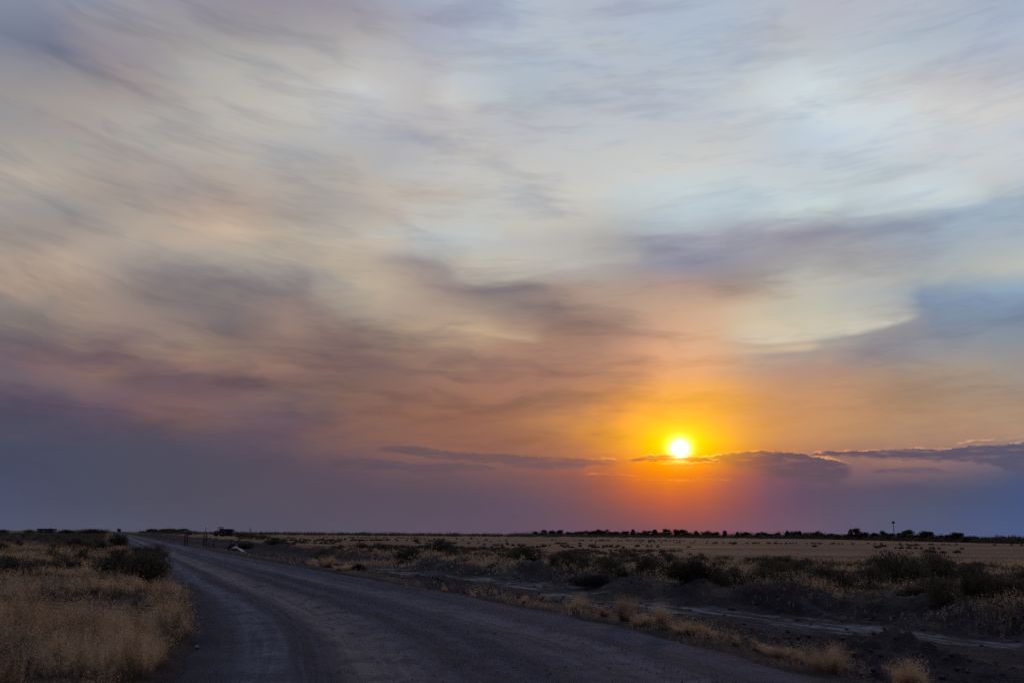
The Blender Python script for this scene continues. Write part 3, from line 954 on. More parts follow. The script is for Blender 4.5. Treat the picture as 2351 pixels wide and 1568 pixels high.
def airy(px, py, pz, ht, rng, lean=0.5, k=6, size=1.0):
    """thin stalks that end in a loose nodding head of small spikelets"""
    n = len(px)
    ang = rng.random(n) * 2 * np.pi
    ln = ht * lean * (0.15 + rng.random(n))
    dx, dy = np.cos(ang) * ln, np.sin(ang) * ln
    fa = rng.random(n) * 2 * np.pi
    w = 0.0019 * np.ravel(size)
    top = np.stack([px + dx, py + dy, pz + ht], -1)
    wv = np.stack([np.cos(fa) * w, np.sin(fa) * w, 0 * w], -1)
    root = np.stack([px, py, pz], -1)
    stem = np.stack([root - wv, root + wv, top], 1)                       # n,3,3
    t = 0.62 + 0.42 * rng.random((n, k))
    c = root[:, None] + (top - root)[:, None] * t[..., None]
    c = c + rng.normal(0, 1, (n, k, 3)) * (ht * 0.075)[:, None, None] * np.array([1, 1, 0.5])
    L = 0.014 * np.reshape(size, (-1, 1, 1)) * (0.6 + 0.9 * rng.random((n, k, 1)))
    dirv = rng.normal(0, 1, (n, k, 3)) + np.array([0, 0, -0.5]) + np.stack([np.cos(ang), np.sin(ang), 0 * ang], -1)[:, None] * 0.7
    dirv /= np.linalg.norm(dirv, axis=-1, keepdims=True)
    side = np.cross(dirv, rng.normal(0, 1, (n, k, 3)))
    side /= np.linalg.norm(side, axis=-1, keepdims=True) + 1e-6
    sp = np.stack([c - side * L * 0.20 - dirv * L * 0.2, c + side * L * 0.20 - dirv * L * 0.2, c + dirv * L], 2)   # n,k,3,3
    V = np.concatenate([stem[:, None], sp], 1).reshape(-1, 3)
    F = np.arange(len(V)).reshape(-1, 3)
    up = np.concatenate([np.tile(np.array([0, 0, 0.8]), (n, 1))[:, None], np.repeat(np.clip(t, 0, 1)[..., None], 3, -1)], 1).ravel()
    rn = np.repeat(rng.random(n), 3 * (k + 1))
    return V, [F], {'up': ('FLOAT', up), 'rnd': ('FLOAT', rn)}


def join(parts):
    V, F, A, o = [], [], {}, 0
    for v, f, a in parts:
        V.append(v)
        F += [x + o for x in f]
        for kk, (ty, d) in a.items():
            A.setdefault(kk, []).append(d)
        o += len(v)
    by = {}
    for f in F:
        by.setdefault(f.shape[1], []).append(f)
    return np.concatenate(V), [np.concatenate(x) for x in by.values()], {kk: ('FLOAT', np.concatenate(d)) for kk, d in A.items()}


def left_grass():
    rng = np.random.default_rng(21)
    parts = []
    for y0, y1, n, rpt, k in ((8.5, 13, 42000, 22, 7), (13, 19, 46000, 22, 6), (19, 30, 50000, 20, 5), (30, 52, 52000, 16, 4), (52, 115, 46000, 12, 3)):
        edge = lambda y: road_x(y) - 3.95
        far = lambda y: -y * 0.60 - 1.0
        nt_ = n // rpt
        cx, cy = scatter(nt_, y0, y1, far, edge, rng)
        spread = 0.075 + 0.0022 * cy
        x = np.repeat(cx, rpt) + rng.normal(0, 1, nt_ * rpt) * np.repeat(spread, rpt)
        y = np.repeat(cy, rpt) + rng.normal(0, 1, nt_ * rpt) * np.repeat(spread, rpt)
        th = np.repeat((0.45 + 0.75 * rng.random(nt_)) * np.clip(1.0 + 1.0 * perlin(cx * 0.85, cy * 0.85, 97), 0.3, 1.9), rpt)
        s = across(x, y)
        keep = s + 0.55 * perlin(x * 0.45, y * 0.45, 91) + 0.3 * perlin(x * 1.7, y * 1.7, 92) < -4.4
        dens = fbm(x * 0.16, y * 0.16, 3, 93) + 0.55 * fbm(x * 0.8, y * 0.8, 2, 95) + 0.35 * (1 - sstep(11, 15, y))
        keep &= rng.random(len(x)) < np.clip(0.5 + dens * 2.2, 0.04, 1)
        x, y, dens, th = x[keep], y[keep], dens[keep], th[keep]
        h = (0.16 + 0.17 * rng.random(len(x))) * np.clip(0.92 + 0.9 * dens, 0.35, 1.5) * th * (1.15 if y0 < 30 else 1.0)
        z = terrain(x, y) - 0.02
        parts.append(airy(x, y, z, h, rng, 0.55, k, np.clip(np.hypot(x, y) / 13.0, 1.0, 5.0)[:, None]))
    V, F, A = join(parts)
    o = link('dry_grass', np_mesh('dry_grass', V, F, MAT['grass'], False, A))
    tag(o, 'dry tan grass covering the shoulder left of the gravel road', 'grass', kind='stuff')


def right_grass():
    rng = np.random.default_rng(22)
    x, y = scatter(190000, 14, 120, lambda y: road_x(y) + 3.8, lambda y: y * 0.62 + 2, rng, 1.25)
    s = across(x, y)
    verge = np.exp(-((s - 4.6) / 0.55) ** 2) * sstep(-0.05, 0.4, fbm(x * 0.7, y * 0.7, 3, 101)) * 0.8 * (1 - 0.85 * sstep(24, 36, y))
    front = np.exp(-((s - 15.6) / 1.0) ** 2) * sstep(0.0, 0.3, fbm(x * 0.2, y * 0.2, 3, 103))
    sage = sstep(16, 19, s) * sstep(-0.1, 0.35, fbm(x * 0.30, y * 0.18, 3, 105)) * 0.6
    fld = sstep(75, 105, y) * sstep(17, 25, s) * 0.5
    # bare golden strip between the scraped ground and the far sagebrush
    mid = 0.55 * np.exp(-((s - 21) / 2.2) ** 2) * sstep(32, 45, y) * sstep(-0.25, 0.2, fbm(x * 0.12, y * 0.12, 3, 107))
    for gx, gy, gr in ((1120, 1313, 1.6), (1260, 1318, 1.4), (1480, 1330, 0.9), (1570, 1330, 1.2), (1640, 1340, 1.3), (1880, 1352, 0.9), (1700, 1345, 0.8), (1400, 1322, 1.0), (2120, 1370, 0.6), (760, 1303, 1.4), (870, 1296, 1.8), (1000, 1302, 2.0)):
        qx, qy = on_plane(gx, gy, -0.45)
        front = front + 1.1 * np.exp(-(((x - qx) / gr) ** 2 + ((y - qy) / (gr * 1.3)) ** 2))
    p = np.clip(verge + front + sage + fld + mid, 0, 1)
    k = rng.random(len(x)) < p
    x, y, s = x[k], y[k], s[k]
    h = (0.20 + 0.2 * rng.random(len(x))) * np.where(y > 75, 0.8, 1.0) * np.where(s < 7, 0.75, 1.0) * np.clip(1 + 0.8 * perlin(x * 1.1, y * 1.1, 109), 0.4, 1.7)
    z = terrain(x, y) - 0.02
    V, F, A = airy(x, y, z, h, rng, 0.5, 5, np.clip(np.hypot(x, y) / 13.0, 1.0, 5.0)[:, None])
    o = link('dry_grass', np_mesh('dry_grass', V, F, MAT['tuft'], False, A))
    tag(o, 'dry golden grass between the sagebrush beyond the scraped dirt', 'grass', kind='stuff')


left_grass()
right_grass()


def stones(name, label, cat, x, y, z, r, mat, rng):
    """loose angular stones or clods, too many to count"""
    oct_ = np.array([[1, 0, 0], [-1, 0, 0], [0, 1, 0], [0, -1, 0], [0, 0, 1], [0, 0, -1], [.62, .62, .3], [-.62, .62, .35], [.62, -.62, .35], [-.62, -.62, .3]])
    fc = np.array([[0, 6, 4], [6, 2, 4], [2, 7, 4], [7, 1, 4], [1, 9, 4], [9, 3, 4], [3, 8, 4], [8, 0, 4],
                   [6, 0, 5], [2, 6, 5], [7, 2, 5], [1, 7, 5], [9, 1, 5], [3, 9, 5], [8, 3, 5], [0, 8, 5]])
    n = len(x)
    V = oct_[None] * (0.65 + 0.6 * rng.random((n, 10, 1))) * r[:, None, None] * np.array([1, 1, 0.7])
    a = rng.random(n) * 6.283
    ca, sa = np.cos(a)[:, None], np.sin(a)[:, None]
    V = np.stack([V[..., 0] * ca - V[..., 1] * sa, V[..., 0] * sa + V[..., 1] * ca, V[..., 2]], -1)
    V = V + np.stack([x, y, z + r * 0.25], -1)[:, None]
    F = (np.arange(n)[:, None, None] * 10 + fc[None]).reshape(-1, 3)
    tag(link(name, np_mesh(name, V.reshape(-1, 3), [F], mat)), label, cat, kind='stuff')


def road_z(L, A):
    a = np.abs(L)
    return 0.05 * (1 - (a / 4.2) ** 2) - sstep(3.8, 4.7, a) * 0.16 - 0.005


def loose_ground():
    rng = np.random.default_rng(31)
    n = 16000
    A = 9 + 36 * rng.random(n) ** 1.8
    L = rng.choice([-3.7, -2.75, -0.5, 0.45, 2.4, 3.6, 3.9], n) + rng.normal(0, 0.28, n)
    L = np.where(rng.random(n) < 0.3, rng.uniform(-4.2, 4.2, n), L)
    k = np.abs(L) < 4.4
    A, L = A[k], L[k]
    r = 0.006 + 0.011 * rng.random(len(A)) ** 3
    x, y = road_x(A) + L, A
    stones('gravel', 'loose dark gravel lying in ridges between the wheel tracks', 'gravel', x, y, np.maximum(road_z(L, A), terrain(x, y)), r, MAT['gravelstone'], rng)
    n = 6500
    A = 12 + 40 * rng.random(n) ** 1.4
    s = rng.uniform(5.0, 16.5, n)
    x, y = road_x(A) + s, A
    k = (x / y < 0.62) & (rng.random(n) < np.where((s > 10.6) & (s < 13.6), 0.12, 1.0))
    x, y = x[k], y[k]
    r = 0.012 + 0.070 * rng.random(len(x)) ** 5
    stones('dirt_clods', 'dark dirt clods strewn over the scraped bank right of the road', 'dirt clods', x, y, terrain(x, y), r, MAT['clod'], rng)


loose_ground()


def tuft_mesh(seed, n=650, r=0.34, h=0.50):
    rng = np.random.default_rng(seed)
    # a few plumes splaying from one root
    m = max(5, n // 90)
    pa, pq, ph = rng.random(m) * 2 * np.pi, rng.random(m) ** 0.6, 0.45 + 0.75 * rng.random(m)
    w = rng.integers(0, m, n)
    q = pq[w]
    a = pa[w] + rng.normal(0, 0.35, n)
    x, y = np.cos(a) * q * r * 0.35 + rng.normal(0, 0.02, n), np.sin(a) * q * r * 0.35 + rng.normal(0, 0.02, n)
    ht = h * ph[w] * (0.45 + 0.6 * rng.random(n)) * (1.08 - 0.35 * q)
    V, F, A = airy(x, y, np.zeros(n) - 0.03, ht, rng, 0.30, 9, np.ones((n, 1)))
    lean = np.repeat(np.stack([np.cos(a), np.sin(a)], -1) * (q * r)[:, None], 30, 0)
    V[:, :2] += lean * (np.clip(V[:, 2:3] / h, 0, 1) ** 1.3) * 1.9 + np.array([0.10, 0.0]) * np.clip(V[:, 2:3] / h, 0, 1) ** 1.5
    return np_mesh('grass_tuft', V, F, MAT['tuft'], False, A)


TUFTS = [tuft_mesh(301, 620, 0.26, 0.46), tuft_mesh(302, 560, 0.34, 0.36), tuft_mesh(303, 900, 0.30, 0.50), tuft_mesh(304, 360, 0.20, 0.30)]


def put_tuft(px, py, k, sc, label, sx=1.0):
    x, y = on_plane(px, py, -0.05)
    o = link('grass_tuft', TUFTS[k], None, (x, y, gz(x, y)), random.random() * 6.28)
    o.scale = (sc * sx, sc * sx, sc)
    tag(o, label, 'grass tuft', 'dry grass tufts along the right edge of the gravel road')
    return o


VERGE = [
 (2100, 1562, 2, 1.0, 'broad pale dry grass tuft nearest the bottom right corner'),
 (2062, 1548, 3, 1.1, 'slender dry grass tuft leaning on the broad bottom right tuft'),
 (1900, 1530, 2, 1.05, 'tall plume shaped dry grass tuft standing alone beside the road'),
 (1832, 1506, 3, 0.9, 'low dry grass tuft just left of the tall plume shaped one'),
 (1785, 1500, 1, 0.95, 'spreading dry grass tuft left of the plume shaped one'),
 (1738, 1490, 3, 0.95, 'upright dry grass tuft midway along the right road edge'),
 (1690, 1482, 3, 0.8, 'small thin dry grass tuft at the edge of the dark spoil heap'),
 (1625, 1470, 3, 1.1, 'wide low dry grass tuft at the end of the golden verge row'),
 (1575, 1460, 1, 1.0, 'dry grass tuft in the golden verge row, next to its wide low end tuft'),
 (1525, 1450, 0, 1.0, 'bushy dry grass tuft in the middle of the golden verge row'),
 (1478, 1440, 1, 1.1, 'spreading dry grass tuft left of the bushy one in the golden row'),
 (1430, 1430, 0, 1.1, 'tall wispy dry grass tuft in the golden verge row'),
 (1385, 1420, 3, 1.1, 'short dry grass tuft right of the first golden tuft'),
 (1325, 1410, 2, 1.0, 'rounded dry grass tuft that starts the golden verge row'),
 (1205, 1388, 3, 0.9, 'tiny dry grass tuft on the bare verge left of the golden row'),
 (1085, 1372, 3, 0.9, 'small dry grass tuft beside the far half of the road'),
 (1020, 1360, 3, 0.8, 'faint upright dry grass tuft beside the far half of the road'),
 (785, 1312, 1, 1.5, 'sprawling dry grass clump spilling down the far road bank'),
 (755, 1304, 2, 1.6, 'large golden dry grass clump on the far right road bank'),
 (722, 1298, 2, 1.4, 'dry grass clump at the left end of the far road bank'),
]
for v in VERGE:
    put_tuft(*v)
for px, py, label in ((740 / 1.6333, 2408 / 1.6333, 'pale pebble lying on the left edge of the gravel road'),
                      (3250 / 1.6333, 2217 / 1.6333, 'pale angular stone on the dark bank below the big sagebrush'),
                      (2742 / 1.6333, 2266 / 1.6333, 'small dark clod lying on the pale smooth strip')):
    x, y = on_plane(px, py, 0.02 if px < 1000 else -0.35)
    bm_ = bmesh.new()
    bmesh.ops.create_icosphere(bm_, subdivisions=2, radius=0.5)
    for v in bm_.verts:
        q = v.co * 3.1
        v.co *= 0.8 + 0.35 * float(perlin(q.x + q.z, q.y - q.z, int(px)))
        v.co.z *= 0.6
    me = bpy.data.meshes.new('stone')
    bm_.to_mesh(me); bm_.free()
    me.materials.append(MAT['wood'] if 'clod' in label else MAT['rock'])
    o = link('stone', me, None, (x, y, gz(x, y) + 0.03), 0.7)
    o.scale = (0.09,) * 3 if px < 1000 else (0.34, 0.26, 0.30)
    tag(o, label, 'stone')
# ------------------------------------------------------------------ sagebrush
def sage_mesh(seed, nb=46, nl=62, tall=0.85, mat='sage', leaf=0.052, flat=1.0):
    """a dome of brittle branches carrying narrow upright leaves; unit radius about 0.6 m"""
    rng = np.random.default_rng(seed)
    a = rng.random(nb) * 2 * np.pi
    lob = 0.75 + 0.35 * perlin(np.cos(a) * 1.6 + seed, np.sin(a) * 1.6, seed)
    tilt = rng.random(nb) ** 0.7 * 1.28
    L = (0.80 + 0.22 * rng.random(nb)) * lob
    tip = np.stack([np.sin(tilt) * np.cos(a) * L * 0.80, np.sin(tilt) * np.sin(a) * L * 0.80, (np.cos(tilt) * tall * flat + 0.16) * L], -1)
    bend = rng.normal(0, 0.07, (nb, 3))
    t = 0.35 + 0.68 * rng.random((nb, nl)) ** 0.75
    c = tip[:, None] * t[..., None] + bend[:, None] * (t * (1 - t) * 4)[..., None]
    c = c + rng.normal(0, 0.060, (nb, nl, 3)) * (0.4 + t[..., None])
    c[..., 2] = np.maximum(c[..., 2], 0.02)
    d = rng.normal(0, 0.55, (nb, nl, 3)) + np.array([0, 0, 0.85]) + tip[:, None] * 0.6
    d /= np.linalg.norm(d, axis=-1, keepdims=True)
    w = np.cross(d, rng.normal(0, 1, (nb, nl, 3)))
    w /= np.linalg.norm(w, axis=-1, keepdims=True) + 1e-6
    ll = leaf * (0.6 + 0.9 * rng.random((nb, nl, 1)))
    V = np.stack([c - d * ll * 0.3, c + w * ll * 0.17, c + d * ll, c - w * ll * 0.17], 2).reshape(-1, 3)
    F = np.arange(len(V)).reshape(-1, 4)
    ok = np.repeat(((np.abs(c[..., 0]) < np.quantile(np.abs(c[..., 0]), 0.985)) & (np.abs(c[..., 1]) < np.quantile(np.abs(c[..., 1]), 0.985))
                    & (c[..., 2] < np.quantile(c[..., 2], 0.988))).ravel(), 4)
    V = V[ok]
    F = np.arange(len(V)).reshape(-1, 4)
    # bring every bush to the same nominal size: 1.15 across, 0.85 high
    q = np.quantile(np.abs(V[:, :2]), 0.975)
    k = np.array([0.575 / q, 0.575 / q, 0.85 / np.quantile(V[:, 2], 0.985)])
    return np_mesh('foliage', V * k, [F], MAT[mat]), tip * k


def branch_mesh(tips, seed):
    rng = np.random.default_rng(seed)
    b = MB()
    for tp in tips[::2]:
        m = tp * 0.45 + rng.normal(0, 0.04, 3)
        m[2] = abs(m[2])
        b.tube((0, 0, -0.05), m, 0.022, 0.014, 5)
        b.tube(m, tp * 0.95, 0.013, 0.004, 5)
    o = b.build('branches', MAT['bark'])
    me = o.data
    bpy.data.objects.remove(o)
    return me


SAGE = []
for i, (sd, tl, fl) in enumerate(((501, 0.85, 1.0), (502, 0.70, 0.9), (503, 1.05, 1.0), (504, 0.62, 0.85), (505, 0.90, 0.95))):
    me, tips = sage_mesh(sd, 64, 78, tl, 'sage', 0.050, fl)
    SAGE.append((me, branch_mesh(tips, sd)))
RUST, _ = sage_mesh(511, 170, 60, 0.55, 'rust', 0.026, 0.8)
WEED, _ = sage_mesh(513, 90, 60, 0.50, 'deadweed', 0.040, 0.8)
MOUND, _ = sage_mesh(512, 170, 60, 0.55, 'sage', 0.026, 0.8)


def big_sage(x, y, k, w, h, label, cat='sagebrush', group=None):
    """a large bush with its foliage and branches as parts"""
    r = empty('sagebrush', (x, y, gz(x, y) - 0.03), random.random() * 6.28)
    tag(r, label, cat, group)
    r.scale = (w / 1.15, w / 1.15, h / 0.85)
    link('foliage', SAGE[k][0], r)
    link('branches', SAGE[k][1], r)
    return r


def small_sage(x, y, k, w, h, label, group, mesh=None):
    o = link('sagebrush', mesh or SAGE[k][0], None, (x, y, gz(x, y) - 0.04), random.random() * 6.28)
    o.scale = (w / 1.15, w / 1.15, h / 0.85)
    return tag(o, label, 'sagebrush', group)


def at_px(px, py, z):
    return on_plane(px, py, z)


# bushes one can tell apart: (column, row of the foot, plane, mesh, width, height, label)
NAMED = [
 (262, 1334, 0.12, 0, 1.25, 0.95, 'rounded dark sagebrush, left half of the large pair in the roadside grass'),
 (322, 1336, 0.12, 1, 1.75, 0.98, 'largest dark sagebrush leaning over the grass at the road bend'),
 (355, 1284, 0.05, 2, 1.45, 1.05, 'black sagebrush against the road where it bends out of sight'),
 (270, 1258, 0.0, 2, 1.9, 1.45, 'tall dark sagebrush clump beside the far stretch of road'),
 (186, 1294, 0.1, 0, 0.80, 0.72, 'small round sagebrush standing alone left of the large pair'),
 (180, 1262, 0.1, 3, 2.3, 1.05, 'wide dark sagebrush before the far left scrub'),
 (150, 1312, 0.1, 1, 1.15, 0.65, 'low sagebrush in the grass left of the large pair'),
 (100, 1316, 0.1, 3, 1.5, 0.62, 'flat wide sagebrush among the left grass'),
 (20, 1322, 0.1, 3, 1.8, 0.72, 'greyish sagebrush at the left edge of the picture'),
 (232, 1268, 0.05, 0, 1.7, 0.95, 'dark sagebrush just left of the tall clump by the far road'),
 (318, 1268, 0.05, 1, 1.3, 0.6, 'low sagebrush between the road bend and the tall clump'),
 (2062, 1358, -0.3, 2, 1.85, 1.30, 'biggest dark sagebrush on the bank right of the dirt strip'),
 (2158, 1345, -0.3, 0, 1.75, 1.30, 'tall sagebrush just right of the biggest one on the bank'),
 (1885, 1350, -0.3, 1, 1.2, 0.8, 'leggy sagebrush left of the pale grass under the biggest bush'),
 (2290, 1382, -0.2, 3, 1.8, 0.8, 'sprawling sagebrush on the dark heap at the right edge'),
 (2225, 1345, -0.25, 4, 1.5, 0.9, 'sagebrush behind the dark heap near the right edge'),
 (1212, 1318, -0.45, 0, 1.9, 1.15, 'dark rounded sagebrush where the band meets the dirt strip'),
 (1300, 1318, -0.45, 1, 1.7, 0.9, 'low sagebrush behind the first pale grass of the band'),
 (1010, 1283, -0.5, 0, 2.4, 1.3, 'dark sagebrush hump at the left end of the right hand band'),
 (940, 1296, -0.4, 3, 1.8, 0.8, 'low sagebrush left of the hump at the end of the band'),
 (742, 1283, -0.3, 4, 1.9, 1.0, 'brownish sagebrush behind the large golden clump on the road bank'),
 (560, 1262, -0.5, 1, 2.4, 0.9, 'sagebrush right of the pale plastic sheet'),
 (632, 1262, -0.5, 0, 2.6, 1.0, 'dark sagebrush row end between the plastic sheet and the golden clump'),
]
for i, (px, py, z, k, w, h, lab) in enumerate(NAMED):
    x, y = at_px(px, py, z)
    big_sage(x, y, k, w, h, lab)

rng = np.random.default_rng(77)
taken = []


def free(x, y, r):
    for a, b, q in taken:
        if (a - x) ** 2 + (b - y) ** 2 < (0.55 * (r + q)) ** 2:
            return False
    taken.append((x, y, r))
    return True


def wild(n, gen, hs, label, group, mesh=None, ws=1.25):
    c = tries = 0
    while c < n and tries < n * 30:
        tries += 1
        p = gen()
        if p is None:
            continue
        x, y = p
        h = hs[0] + (hs[1] - hs[0]) * rng.random() ** 1.4
        w = h * ws * (0.85 + 0.5 * rng.random())
        if not free(x, y, w * 0.5):
            continue
        small_sage(x, y, int(rng.integers(0, 5)), w, h, label, group, mesh)
        c += 1


def g_front():
    y = 22 + 33 * rng.random() ** 0.9
    s = 15.4 + 5.5 * rng.random()
    x = float(road_x(y)) + s
    return (x, y) if x / y < 0.60 else None


def g_band():
    y = 30 + 62 * rng.random() ** 1.25
    s = 17 + (y * 0.62 + 30) * rng.random()
    x = float(road_x(y)) + s
    if x / y > 0.60 or (y > 58 and x < -10 and rng.random() < 0.6):
        return None
    return x, y


def g_leftfar():
    y = 95 + 260 * rng.random() ** 1.5
    x = -y * (0.42 + 0.17 * rng.random())
    return (x, y) if float(across(x, y)) < -6 else None


def g_leftgrass():
    y = 36 + 55 * rng.random() ** 1.1
    x = float(road_x(y)) - 6 - (y * 0.25) * rng.random()
    return (x, y) if x / y > -0.60 and float(fbm(x * 0.07, y * 0.07, 2, 131)) > -0.12 else None


def g_field():
    y = 100 + 260 * rng.random() ** 1.5
    x = y * (-0.26 + 0.85 * rng.random())
    return (x, y) if float(across(x, y)) > 22 and float(fbm(x * 0.02, y * 0.03, 2, 141)) > 0.05 else None


def g_mid():
    y = 72 + 55 * rng.random()
    x = y * (-0.25 + 0.30 * rng.random())
    return (x, y) if float(across(x, y)) > 17 and float(fbm(x * 0.05, y * 0.10, 2, 151)) > -0.05 else None


wild(42, g_front, (0.38, 0.80), 'dark sagebrush along the front of the band beside the scraped dirt', 'sagebrush along the front of the right hand band')
wild(118, g_band, (0.42, 0.82), 'dark sagebrush inside the dense band before the stubble field', 'sagebrush crowded in the right hand band')
wild(38, g_leftfar, (0.55, 0.95), 'dark sagebrush in the far scrub left of the road', 'sagebrush in the far left scrub')
wild(22, g_leftgrass, (0.4, 0.75), 'small dark sagebrush scattered through the grass left of the road', 'sagebrush scattered in the left grass')
wild(42, g_field, (0.35, 0.75), 'tiny dark shrub dotting the open stubble field', 'shrubs dotting the stubble field', None, 2.4)
wild(34, g_mid, (0.45, 0.85), 'dark sagebrush across the middle distance right of the far road', 'sagebrush in the middle distance')


_tx = np.array([1150, 1330, 1530, 1700, 1840, 1960, 2050, 2150, 2250, 2351])
_td = np.array([1750, 1650, 1500, 1300, 1050, 850, 720, 610, 530, 470.0])


def scrub(name, label, gens, seed, leaf=0.10, per=60):
    """low continuous scrub between the bushes, one sheet of growth nobody could count"""
    r = np.random.default_rng(seed)
    parts = []
    for x, y, h in gens:
        z = terrain(x, y) - 0.03
        n = len(x)
        c = np.stack([x, y, z], -1)[:, None] + r.normal(0, 1, (n, per, 3)) * (h[:, None, None] * np.array([0.62, 0.62, 0.0]))
        c[..., 2] += h[:, None] * np.abs(r.normal(0, 0.5, (n, per))).clip(0, 1.1)
        d = r.normal(0, 0.6, (n, per, 3)) + np.array([0, 0, 0.8])
        d /= np.linalg.norm(d, axis=-1, keepdims=True)
        w = np.cross(d, r.normal(0, 1, (n, per, 3)))
        w /= np.linalg.norm(w, axis=-1, keepdims=True) + 1e-6
        ll = (leaf * np.clip(y / 45.0, 0.6, 6.0))[:, None, None] * (0.6 + 0.8 * r.random((n, per, 1)))
        parts.append(np.stack([c - d * ll * 0.3, c + w * ll * 0.2, c + d * ll, c - w * ll * 0.2], 2).reshape(-1, 3))
    V = np.concatenate(parts)
    o = link(name, np_mesh(name, V, [np.arange(len(V)).reshape(-1, 4)], MAT['sage']))
    tag(o, label, 'scrub', kind='stuff')


def band_points(n):
    y = 22 + 72 * rng.random(n) ** 1.2
    x = road_x(y) + 15.6 + (y * 1.05 + 5) * rng.random(n)
    k = (x / y < 0.66) & (fbm(x * 0.16, y * 0.11, 3, 161) > -0.20) & ~((y > 62) & (x < -14))
    x, y = x[k], y[k]
    return x, y, 0.20 + 0.28 * rng.random(len(x))


def left_points(n):
    y = 85 + 500 * rng.random(n) ** 1.7
    x = -y * (0.40 + 0.22 * rng.random(n))
    k = (across(x, y) < -5) & (fbm(x * 0.03, y * 0.03, 3, 171) > -0.25)
    x, y = x[k], y[k]
    return x, y, 0.25 + 0.30 * rng.random(len(x))


def field_points(n):
    """low dark growth lying in streaks across the stubble field"""
    y = 125 + 480 * rng.random(n) ** 1.3
    x = y * (-0.27 + 0.90 * rng.random(n))
    k = (across(x, y) > 24) & (fbm(x * 0.014, y * 0.022, 4, 191) > np.where(x < 0, 0.24, 0.46))
    x, y = x[k], y[k]
    return x, y, 0.18 + 0.24 * rng.random(len(x))


def tree_points(n):
    """brush filling the foot of the tree line"""
    px = 1180 + 1250 * rng.random(n)
    k = np.interp(px, _tx, _td)
    y = k * (0.97 + 0.16 * rng.random(n))
    t0, t1 = at_dist(1180, 1.0)[0], at_dist(2430, 1.0)[0]
    x = (t0 + (px - 1180) / 1250 * (t1 - t0)) * y
    hh = (1.9 + 2.6 * rng.random(n) * (0.5 + sstep(-0.2, 0.4, perlin(px * 0.03, 0 * px, 181)))) * np.clip(y / 900, 0.75, 1.6)
    return x, y, hh


def far_points(n):
    """thin dark brush line along the foot of the horizon"""
    az = -0.62 + 1.26 * rng.random(n)
    y = 900 + 900 * rng.random(n)
    x = az * y
    k = across(x, y) > 30
    x, y = x[k], y[k]
    return x, y, 2.1 + 1.6 * rng.random(len(x))


scrub('sagebrush_scrub', 'low dark scrub filling the band right of the dirt strip', [band_points(5200)], 5, 0.085)
scrub('sagebrush_scrub', 'low dark scrub covering the far ground left of the road', [left_points(1500)], 6, 0.075, 44)
scrub('field_scrub', 'low dark growth lying in streaks across the stubble field', [field_points(5000)], 9, 0.075, 40)
scrub('far_scrub', 'dark brush along the horizon and the foot of the tree line', [far_points(3000), tree_points(3000)], 8, 0.17, 30)


for px, py, w, h, lab in ((1588, 1362, 1.9, 0.60, 'dark brown dead weed mat hanging over the scraped bank in mid picture'),
                          (1363, 1340, 1.8, 0.45, 'dark brown dead weed patch on the bank left of the pale grass'),
                          (1735, 1358, 1.5, 0.50, 'dark dead weeds on the heap right of the brown mat'),
                          (2318, 1412, 1.7, 0.70, 'blackish dead weeds tumbling down the heap at the right edge'),
                          (2110, 1400, 1.1, 0.35, 'low blackish weeds on the bank above the pale dirt strip'),
                          (815, 1318, 1.0, 0.40, 'dark weeds at the foot of the far road bank')):
    x, y = on_plane(px, py, -0.30)
    o = small_sage(x, y, 0, w, h, lab, None, WEED)
    o.name = 'dead_weeds'
    o['category'] = 'weeds'
    o.pop('group', None)


# small dark weed in the left grass
x, y = on_plane(382, 1483, 0.1)
o = small_sage(x, y, 4, 0.30, 0.24, 'small dark green weed in the near left grass', None)
o.name = 'weed'
o['category'] = 'weed'
del_group = o.pop('group', None)


